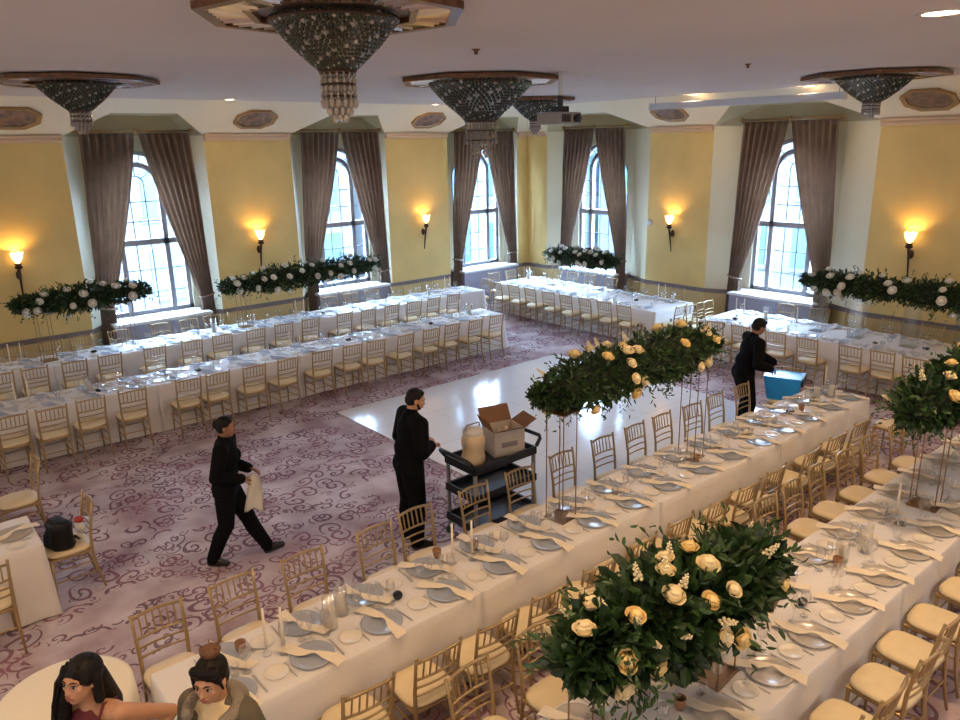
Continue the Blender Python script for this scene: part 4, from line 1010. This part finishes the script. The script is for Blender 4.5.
root = thing('round_table', 'small round table behind the long-haired woman, under cream cloth', 'table', (.55, 5.05, 0), 0)
bm = B(); lathe(bm, [(.001, .74), (.40, .74), (.40, .765), (.001, .765)], 40); from_bm('tabletop', bm, M_wood, root, True)
bm = B(); lathe(bm, [(.03, .03), (.03, .74)], 12); from_bm('pedestal', bm, M_black, root, True)
bm = B(); lathe(bm, [(.001, .0), (.26, .0), (.24, .025), (.04, .04), (.001, .04)], 24); from_bm('foot', bm, M_black, root, True)
bm = B(); n = 96; R = []
for j, (r_, z) in enumerate(((.02, .772), (.39, .772), (.415, .765), (.422, .70), (.428, .5), (.44, .25), (.45, .02))):
    R.append([bm.verts.new(((r_+(.022*(j-2)/4*math.sin(14*2*PI*k/n) if j > 2 else 0))*math.cos(2*PI*k/n), (r_+(.022*(j-2)/4*math.sin(14*2*PI*k/n) if j > 2 else 0))*math.sin(2*PI*k/n), z)) for k in range(n)])
for j in range(6):
    for k in range(n): bm.faces.new((R[j][k], R[j][(k+1) % n], R[j+1][(k+1) % n], R[j+1][k]))
bm.faces.new(R[0]); fixn(bm); tag(from_bm('tablecloth', bm, mat('cream cloth', (.86, .78, .62), .7, bump=.2, bscale=9), None, True, (.55, 5.05, 0)), 'cream cloth over the small round table behind the woman', 'tablecloth')

root = thing('plastic_tote', 'bright blue plastic tote on a chair beside the standing server', 'bin', (10.32, 5.30, .512), .35)
M_blue = mat('bright blue plastic', (.03, .38, .95), .35)
bm = B(); 
V = [[bm.verts.new((x, y, z)) for x, y in ((-a_, -b_), (a_, -b_), (a_, b_), (-a_, b_))] for a_, b_, z in ((.15, .20, 0), (.19, .26, .33), (.20, .27, .335), (.20, .27, .36))]
for j in range(3):
    for k in range(4): bm.faces.new((V[j][k], V[j][(k+1) % 4], V[j+1][(k+1) % 4], V[j+1][k]))
bm.faces.new(V[0][::-1]); bm.faces.new(V[3]); fixn(bm); from_bm('tote_body', bm, M_blue, root)
bm = B(); 
box(bm, -.19, .19, -.285, -.255, .25, .37, .004)
from_bm('end_band', bm, mat('dark navy rim', (.01, .02, .06), .4), root)
CH.put((10.32, 5.30, 0), LF-PI/2+.35, 'gold chair with blue tote on its seat, by the standing server')

# ---- made-up window frames on both walls behind the camera, around the added fill lamps
for i, y in enumerate((2.0, 8.0, 13.0)):
    bm = B(); box(bm, -4.99, -4.93, y-1, y+1, .9, .98); box(bm, -4.99, -4.93, y-1, y+1, 4.42, 4.5); box(bm, -4.99, -4.93, y-1, y-.92, .98, 4.42); box(bm, -4.99, -4.93, y+.92, y+1, .98, 4.42); struct(from_bm('window_%d' % (6+i), bm, M_frame))
for i, x in enumerate((0.0, 6.0, 12.0)):
    bm = B(); box(bm, x-1, x+1, -3.99, -3.93, .9, .98); box(bm, x-1, x+1, -3.99, -3.93, 4.42, 4.5); box(bm, x-1, x-.92, -3.99, -3.93, .98, 4.42); box(bm, x+.92, x+1, -3.99, -3.93, .98, 4.42); struct(from_bm('window_%d' % (9+i), bm, M_frame))

# ================================================================== PEOPLE
def blob(name, prims, M, parent, voxel=.012, smooth=3, noise=0):
    """one continuous surface grown over ellipsoids ('s', centre, radii, rotation) and tapered capsules ('c', a, b, ra, rb)"""
    bm = B()
    for p in prims:
        if p[0] == 's': ball(bm, p[1], p[2], 3, p[3] if len(p) > 3 else None)
        else:
            a, b, ra, rb = Vector(p[1]), Vector(p[2]), p[3], p[4]
            sb = 2 if max(ra, rb) < .02 else 3
            ball(bm, a, ra, sb); ball(bm, b, rb, sb); tube(bm, [a, b], [ra, rb], 16)
    me = bpy.data.meshes.new(name); bm.to_mesh(me); bm.free()
    o = bpy.data.objects.new(name, me); COL.objects.link(o)
    r = o.modifiers.new('r', 'REMESH'); r.mode = 'VOXEL'; r.voxel_size = voxel
    s = o.modifiers.new('s', 'SMOOTH'); s.iterations = smooth; s.factor = .5
    dg = bpy.context.evaluated_depsgraph_get(); me2 = bpy.data.meshes.new_from_object(o.evaluated_get(dg)); me2.name = name
    bpy.data.objects.remove(o); return newobj(name, me2, M, parent, True)
def hand(W, d, palm, side, curl=.5, sc=1.0):
    """palm ellipsoid, four unequal bent fingers and a thumb; d = direction of the fingers, palm = way the palm faces"""
    d = Vector(d).normalized(); pn = Vector(palm); pn = (pn-d*pn.dot(d)).normalized(); ac = d.cross(pn).normalized()*side
    W = Vector(W); out = []
    for k in (-1, -.33, .33, 1): out.append(('c', W+d*.01+ac*.012*k, W+d*.085*sc+ac*.030*k, .015, .0115))
    for k, ln in ((-1, .062), (-.33, .074), (.33, .080), (1, .070)):
        b = W+d*.085*sc+ac*.030*k; d1 = (d+pn*curl*.6).normalized(); d2 = (d+pn*curl*1.8).normalized(); d3 = (d*.6+pn*curl*2.6).normalized()
        p1 = b+d1*ln*.42*sc; p2 = p1+d2*ln*.32*sc; p3 = p2+d3*ln*.26*sc
        out += [('c', b, p1, .0100, .0092), ('c', p1, p2, .0092, .0086), ('c', p2, p3, .0086, .0075)]
    t0 = W+d*.025+ac*.024; t1 = t0+(d*.6+ac*.8+pn*.35).normalized()*.042; t2 = t1+(d*.9+ac*.25+pn*.5).normalized()*.034
    out += [('c', t0, t1, .0135, .0110), ('c', t1, t2, .0110, .0090)]
    return out
def person(name, loc, face, H_, P, label, skin, build):
    k = H_/1.75; root = thing(name, label, 'person', loc, face-PI/2)
    root.scale = (k, k, k)
    lean = P.get('lean', 0); hip = Vector((0, P.get('hipy', 0), P.get('hipz', .93)))
    Rl = Matrix.Rotation(-lean, 3, 'X') @ Matrix.Rotation(P.get('twist', 0), 3, 'Z')
    def up(x, y, z): return hip+Rl @ Vector((x, y, z-.93))
    w = P.get('w', 1.0)                                          # build width
    sh = [up(s*.165*w, 0, 1.43) for s in (-1, 1)]
    nk = up(0, -.01, 1.50); hc = up(0, .025, 1.63)
    Rh = Rl @ Matrix.Rotation(P.get('hyaw', 0), 3, 'Z') @ Matrix.Rotation(P.get('hpitch', 0), 3, 'X')
    def hd(x, y, z): return hc+Rh @ Vector((x, y, z))
    bust = P.get('bust', 0)
    def torso(e): 
        t = [('s', up(0, 0, 1.30), (.155*w+e, .105+e, .17+e), Rl), ('s', up(0, 0, 1.12), (.125*w+e, .092+e, .14+e), Rl), ('s', up(0, -.005, .96), (.158*w+e, .112+e, .12+e), Rl),
             ('c', up(-.13*w, -.005, 1.425), up(.13*w, -.005, 1.425), .058+e, .058+e), ('c', up(0, -.01, 1.42), up(0, -.01, 1.47), .075+e, .055+e*.6), ('s', up(-.065, -.05, .93), (.075+e, .07+e, .09+e)), ('s', up(.065, -.05, .93), (.075+e, .07+e, .09+e))]
        if bust: t += [('s', up(-.07, .075, 1.28), (.062+e, .058+e, .062+e)), ('s', up(.07, .075, 1.28), (.062+e, .058+e, .062+e))]
        return t
    def limbs_leg(e, only=None):
        out = []
        for i, s in enumerate((-1, 1)):
            kn, an = Vector(P['knee'][i]), Vector(P['ankle'][i]); h = Vector((s*.088, hip.y, .90))
            out += [('c', h, kn, .088+e, .056+e), ('c', kn, kn+(an-kn)*.35+Vector((0, -.012, 0)), .054+e, .053+e), ('c', kn+(an-kn)*.35+Vector((0, -.012, 0)), an, .053+e, .036+e)]
        return out
    def arms(e, upto=1.0):
        out = []
        for i in (0, 1):
            el, wr = Vector(P['elbow'][i]), Vector(P['wrist'][i]); wr2 = el+(wr-el)*upto
            out += [('c', sh[i], el, .050+e, .038+e), ('c', el, el+(wr-el)*.3, .039+e, .037+e), ('c', el+(wr-el)*.3, wr2, .037+e, .027+e+(1-upto)*.005)]
        return out
    def feet(e):
        out = []
        for i in (0, 1):
            an = Vector(P['ankle'][i]); fd = Vector(P['foot'][i]).normalized(); up_ = Vector((0, 0, 1)); up_ = (up_-fd*up_.dot(fd)).normalized()
            h = an-up_*.045-fd*.03; t = an+fd*.15-up_*.055
            out += [('c', an, h, .036+e, .036+e), ('c', h, t, .036+e, .028+e), ('c', an, an+fd*.10-up_*.04, .034+e, .030+e)]
        return out
    head = [('s', hd(0, -.012, .03), (.074, .093, .092), Rh), ('s', hd(0, .018, -.03), (.060, .068, .078), Rh), ('s', hd(0, .045, -.085), (.030, .026, .022), Rh),
            ('c', nk, hd(0, -.025, -.05), .052, .055), ('c', hd(0, .082, .01), hd(0, .098, -.028), .007, .011), ('c', hd(-.011, .086, -.031), hd(.011, .086, -.031), .008, .008),
            ('c', hd(-.042, .074, .022), hd(-.012, .084, .022), .010, .010), ('c', hd(.042, .074, .022), hd(.012, .084, .022), .010, .010),
            ('s', hd(-.036, .058, -.018), (.022, .020, .018), Rh), ('s', hd(.036, .058, -.018), (.022, .020, .018), Rh),
            ('c', hd(-.018, .080, -.058), hd(.018, .080, -.058), .009, .009), ('s', hd(-.074, -.005, -.005), (.010, .018, .030), Rh), ('s', hd(.074, -.005, -.005), (.010, .018, .030), Rh)]
    hands = []
    for i, s in enumerate((-1, 1)): hands += hand(P['wrist'][i], P['hand'][i][0], P['hand'][i][1], P.get('hs', (1, -1))[i], P['hand'][i][2])
    body = blob('body', torso(0)+limbs_leg(0)+arms(0)+feet(0)+head+hands, skin, root, .0075, 2)
    # eyes, brows, lips
    for s in (-1, 1):
        bm = B(); ball(bm, hd(s*.029, .0755, .003), (.0135, .009, .0085), 2, Rh); e = from_bm('eye', bm, M_eyew, root, True)
        bm = B(); ball(bm, hd(s*.029, .0835, .003), (.0065, .003, .0065), 2, Rh); from_bm('iris', bm, M_hair, e, True)
        bm = B(); tube(bm, [hd(s*.012, .094, .026), hd(s*.028, .090, .032), hd(s*.046, .078, .027)], [.003, .004, .002], 6); from_bm('eyebrow', bm, M_hair, root, True)
        bm = B(); tube(bm, [hd(s*.016, .083, .009), hd(s*.029, .0845, .0125), hd(s*.043, .077, .008)], [.0015, .0025, .0015], 5); from_bm('eyelashes', bm, M_hair, root, True)
    bm = B(); tube(bm, [hd(-.024, .079, -.060), hd(-.008, .090, -.055), hd(0, .0905, -.056), hd(.008, .090, -.055), hd(.024, .079, -.060)], [.003, .006, .005, .006, .003], 8)
    tube(bm, [hd(-.022, .079, -.062), hd(0, .0895, -.066), hd(.022, .079, -.062)], [.003, .007, .003], 8); from_bm('lips', bm, P.get('lipm', M_lip), root, True)
    build(dict(root=root, up=up, hd=hd, Rh=Rh, Rl=Rl, torso=torso, leg=limbs_leg, arms=arms, feet=feet, sh=sh, nk=nk, P=P, w=w, hip=hip))
    return root
M_eyew = mat('eye white', (.6, .56, .52), .3); M_lip = mat('lips', (.34, .10, .09), .45)
M_trou = mat('black trousers', (.004, .004, .005), .9, spec=.12); M_shoe = mat('black shoes', (.012, .010, .010), .35)
def dress_black(c):
    up = c['up']
    e = c['P'].get('loose', .02)
    blob('shirt', c['torso'](e)+[('c', up(0, -.01, 1.46), up(0, -.012, 1.51), .066, .062), ('s', up(0, -.01, 1.10), (.15*c['w']+e, .115+e, .16), c['Rl']), ('s', up(0, -.01, .90), (.165*c['w']+e, .125+e*.6, .10), c['Rl'])]+c['arms'](e+.004, .93), M_shirt, c['root'], .012, 4)
    blob('trousers', c['leg'](e+.006)+[('s', c['hip']+Vector((0, -.01, .0)), (.155*c['w']+e*.6, .118+e*.4, .11))], M_trou, c['root'], .012, 3)
    P = c['P']
    for i in (0, 1):
        f = c['feet'](.010)[i*3:i*3+3]; blob('shoe', f, M_shoe, c['root'], .010, 2)
def short_hair(c, M=None, thick=.0):
    hd, Rh = c['hd'], c['Rh']
    return blob('hair', [('s', hd(0, -.020, .045), (.080+thick, .092+thick, .086+thick), Rh), ('s', hd(0, -.045, .0), (.076+thick, .070, .075), Rh), ('c', hd(-.04, .045, .092), hd(.04, .045, .092), .022, .022)], M or M_hair, c['root'], .008, 2)
IR = math.atan2(-.64467, .76421)          # heading of picture-right in the room
# --- man in black seen from behind, by the cart
def b_man(c):
    dress_black(c); hd = c['hd']; short_hair(c)
    blob('beard', [('s', hd(0, .035, -.072), (.045, .045, .034), c['Rh']), ('c', hd(-.058, .02, -.03), hd(-.045, .045, -.07), .012, .014), ('c', hd(.058, .02, -.03), hd(.045, .045, -.07), .012, .014)], M_hair, c['root'], .007, 1)
person('person', (4.20, 6.27, 0), IR+.50, 1.79, dict(lean=.12, w=1.25, loose=.034, hyaw=-.25, hpitch=-.15, knee=[(-.10, .02, .50), (.11, .03, .50)], ankle=[(-.11, -.01, .085), (.13, .0, .085)], foot=[(-.15, 1, -.05), (.2, 1, -.05)],
       elbow=[(-.29, .02, 1.15), (.29, .03, 1.15)], wrist=[(-.10, .20, 1.14), (.11, .21, 1.13)], hand=[((.5, .8, 0), (0, 0, -1), .6), ((-.5, .8, 0), (0, 0, -1), .6)]),
       'bearded person in black seen from behind, standing beside the service cart', M_skin1, b_man)
# --- woman in black walking across the carpet
def b_walk(c):
    dress_black(c); hd = c['hd']; short_hair(c)
    blob('hair', [('s', hd(0, -.105, .03), (.048, .042, .05), c['Rh'])], M_hair, c['root'], .008, 1)
person('person', (2.56, 7.25, 0), IR+.10, 1.64, dict(lean=.07, w=1.25, loose=.028, bust=1, hipy=0, knee=[(-.09, .17, .50), (.08, -.03, .49)], ankle=[(-.09, .36, .115), (.08, -.22, .085)], foot=[(-.05, 1, .38), (.05, 1, -.05)],
       elbow=[(-.23, .03, 1.12), (.24, -.04, 1.13)], wrist=[(-.12, .24, 1.08), (.14, .22, 1.07)], hand=[((.3, .9, -.1), (.6, 0, -1), .7), ((-.25, .9, -.15), (-.3, 0, -1), .9)]),
       'person in black striding across the carpet, carrying a cream cloth', M_skin2, b_walk)
bm = B(); g = []
a0 = IR+.10; cc = Vector((2.56, 7.25, 0)); fx_, fy_ = math.cos(a0), math.sin(a0); rx_, ry_ = fy_, -fx_
for i in range(15):
    t = i/14; row = []
    for j in range(7):
        u = -1+j/3; hw = .045+.03*t; yy = .33-.04*t+hw*u*1.3; xx = .14+.02*math.sin(t*5+u*3)+.01*math.sin(t*9); z = 1.05-.40*t+.015*math.cos(u*4)
        row.append(bm.verts.new((cc.x+fx_*yy+rx_*xx, cc.y+fy_*yy+ry_*xx, z)))
    g.append(row)
for i in range(14):
    for j in range(6): bm.faces.new((g[i][j], g[i][j+1], g[i+1][j+1], g[i+1][j]))
bmesh.ops.solidify(bm, geom=bm.faces[:], thickness=.02); fixn(bm); tag(from_bm('napkin_cloth', bm, M_nap, None, True), 'cream cloth held by the person walking across the carpet', 'cloth')
# --- server leaning over the far end of the central table
def b_srv(c):
    dress_black(c); short_hair(c, thick=.004)
    P = c['P']; blob('glove', hand(P['wrist'][1], P['hand'][1][0], P['hand'][1][1], -1, P['hand'][1][2], 1.05)+[('c', P['wrist'][1], Vector(P['wrist'][1])+Vector(P['hand'][1][0]).normalized()*.05, .036, .040)], M_glove, c['root'], .007, 1)
M_glove = mat('blue glove', (.10, .35, .80), .5)
person('person', (9.80, 5.58, 0), IR+.05, 1.78, dict(lean=.22, w=1.3, loose=.030, hpitch=-.15, hyaw=.1, hipy=-.08, knee=[(-.11, .04, .50), (.11, .0, .50)], ankle=[(-.13, .02, .085), (.13, -.04, .085)], foot=[(-.1, 1, -.05), (.1, 1, -.05)],
       elbow=[(-.27, .22, 1.14), (.37, -.04, 1.15)], wrist=[(-.22, .46, 1.00), (.32, .17, 1.08)], hand=[((.1, .9, -.3), (0, -.2, -1), .3), ((-.3, .8, -.4), (-.6, 0, -.5), .6)]),
       'person in black leaning over the far table end, wearing a blue glove', M_skin2, b_srv)
# --- two women in the near left corner
M_olive = mat('olive jacket', (.115, .095, .06), .85, bump=.4, bscale=40, vary=.15); M_fur = mat('grey brown hood lining', (.30, .25, .19), .95, bump=1, bscale=90)
M_top = mat('maroon top', (.12, .015, .02), .7); M_inner = mat('cream knit top', (.78, .62, .36), .8, bump=.3, bscale=60); M_jean = mat('dark denim', (.02, .025, .04), .8)
def hair_strands(name, c, paths, M, r0=.008):
    bm = B()
    for p in paths: tube(bm, p, [r0]+[r0*.9]*(len(p)-2)+[r0*.3], 5)
    return from_bm(name, bm, M, c['root'], True)
def b_w1(c):
    up, hd, Rh = c['up'], c['hd'], c['Rh']; r = random.Random(4)
    blob('top', [q for q in c['torso'](.010) if q[1].z < 1.36 and q[0] == 's']+[], M_top, c['root'], .012, 3)
    bm = B()
    for s in (-1, 1): tube(bm, [up(s*.08, .115, 1.33), up(s*.10, .09, 1.42), up(s*.10, .02, 1.488), up(s*.09, -.08, 1.44), up(s*.07, -.11, 1.36)], .008, 6)
    from_bm('strap', bm, M_top, c['root'], True)
    blob('jeans', c['leg'](.010)+[('s', c['hip']+Vector((0, -.01, 0)), (.168, .124, .10))], M_jean, c['root'], .012, 3)
    for i in (0, 1): blob('shoe', c['feet'](.008)[i*3:i*3+3], M_shoe, c['root'], .010, 2)
    blob('hair', [('s', hd(0, -.020, .040), (.088, .100, .094), Rh), ('c', hd(.078, .010, .02), hd(.088, .03, -.10), .030, .036), ('c', hd(.088, .03, -.10), up(.12, .10, 1.30), .040, .046), ('c', up(.12, .10, 1.30), up(.11, .125, 1.12), .046, .030),
                  ('c', hd(-.080, -.015, .02), hd(-.085, -.03, -.10), .024, .028), ('c', hd(0, -.07, -.02), up(0, -.10, 1.38), .080, .085), ('c', up(0, -.10, 1.38), up(.02, -.12, 1.15), .085, .04), ('c', hd(.05, .060, .085), hd(.078, .050, .0), .018, .022), ('c', hd(-.03, .068, .088), hd(-.074, .040, .02), .014, .014)], M_hair, c['root'], .009, 2)
    paths = []
    for k in range(26):
        x = .05+.07*r.random(); y = .0+.08*r.random()
        paths.append([hd(.03+.04*r.random(), .03-.08*r.random(), .10), hd(.082+.02*r.random(), y, .0), hd(.09+.03*r.random(), y+.02, -.12), up(x+.06, .10+.05*r.random(), 1.28), up(x+.05+.03*r.random(), .12+.03*r.random(), 1.05+.12*r.random())])
    hair_strands('loose_strands', c, paths, M_hair, .006)
person('person', (.54, 3.91, 0), IR+PI+1.35, 1.745, dict(lean=.03, w=.98, bust=1, hyaw=-.05, hpitch=.22, knee=[(-.09, .01, .50), (.10, .03, .50)], ankle=[(-.10, 0, .085), (.12, .02, .085)], foot=[(-.15, 1, -.05), (.2, 1, -.05)],
       elbow=[(-.29, -.22, 1.26), (.34, -.19, 1.26)], wrist=[(-.20, .04, 1.04), (.20, .03, 1.04)], hand=[((.6, .35, -.5), (1, 0, 0), .3), ((-.6, .35, -.5), (-1, 0, 0), .3)]),
       'person with long dark hair and bare arms, hands on hips, lower left corner', M_skin1, b_w1)
def b_w2(c):
    up, hd, Rh = c['up'], c['hd'], c['Rh']; r = random.Random(6)
    blob('knit_top', c['torso'](.010), M_inner, c['root'], .012, 3)
    blob('jeans', c['leg'](.010)+[('s', c['hip']+Vector((0, -.01, 0)), (.168, .124, .10))], M_jean, c['root'], .012, 3)
    for i in (0, 1): blob('shoe', c['feet'](.008)[i*3:i*3+3], M_shoe, c['root'], .010, 2)
    # open jacket: back and sides with sleeves
    j = [('s', up(0, -.045, 1.26), (.185, .105, .22), c['Rl']), ('s', up(0, -.04, 1.0), (.19, .11, .18), c['Rl']), ('c', up(-.14, -.02, 1.435), up(.14, -.02, 1.435), .068, .068)]
    for s in (-1, 1): j += [('c', up(s*.125, .075, 1.40), up(s*.12, .11, 1.10), .045, .045), ('c', up(s*.12, .11, 1.10), up(s*.13, .10, .86), .045, .048)]
    blob('jacket', j+c['arms'](.026, .94), M_olive, c['root'], .012, 2)
    h = []
    for k in range(13):
        a = -.2*PI+1.4*PI*k/12+PI; 
        h.append(up(.135*math.cos(a), .04+.125*math.sin(a)*1.0, 1.475-.025*math.sin(a)))
    blob('fur_hood', [('c', h[i], h[i+1], .034, .034) for i in range(12)]+[('s', up(0, -.12, 1.42), (.11, .06, .08))], M_fur, c['root'], .011, 1)
    bm = B(); tube(bm, [up(-.085, .135, 1.38), up(-.078, .155, 1.15), up(-.08, .15, .9)], .006, 6); tube(bm, [up(.085, .135, 1.38), up(.078, .155, 1.15), up(.08, .15, .9)], .006, 6); from_bm('zip', bm, M_black, c['root'])
    blob('hair', [('s', hd(0, -.020, .048), (.086, .098, .092), Rh), ('s', hd(0, -.05, .0), (.078, .068, .075), Rh), ('c', hd(-.055, .050, .085), hd(.055, .050, .085), .028, .028), ('c', hd(.068, .045, .06), hd(.080, .02, -.05), .016, .012), ('c', hd(-.068, .045, .06), hd(-.080, .02, -.03), .012, .008)], M_hair, c['root'], .008, 1)
    bun = [('s', hd(0, -.03, .155), (.055, .052, .040), Rh)]
    for k in range(5): a = k*1.26; bun.append(('s', hd(.032*math.cos(a), -.03+.03*math.sin(a), .165), (.028, .026, .020), Rh))
    bo = blob('hair_bun', bun, M_bun, c['root'], .007, 1); bo['label'] = 'brown looped hair bun'
    hair_strands('flyaway_strands', c, [[hd(.02*math.cos(k), -.03, .165), hd(.06*math.cos(k*1.3), -.03+.05*math.sin(k*1.3), .195), hd(.085*math.cos(k*1.3), -.03+.07*math.sin(k*1.3), .185)] for k in range(9)], M_bun, .003)
person('person', (1.06, 3.49, 0), IR+PI+1.3, 1.72, dict(lean=.04, w=1.0, bust=1, hyaw=.12, hpitch=.05, knee=[(-.09, .01, .50), (.10, .03, .50)], ankle=[(-.10, 0, .085), (.12, .02, .085)], foot=[(-.15, 1, -.05), (.2, 1, -.05)],
       elbow=[(-.26, -.02, 1.13), (.26, -.02, 1.13)], wrist=[(-.20, .20, 1.02), (.16, .20, 1.04)], hand=[((.2, .8, .1), (.8, 0, 0), .9), ((-.3, .8, .1), (-.8, 0, 0), .6)]),
       'person with a brown hair bun and olive jacket, beside the table end', M_skin1, b_w2)
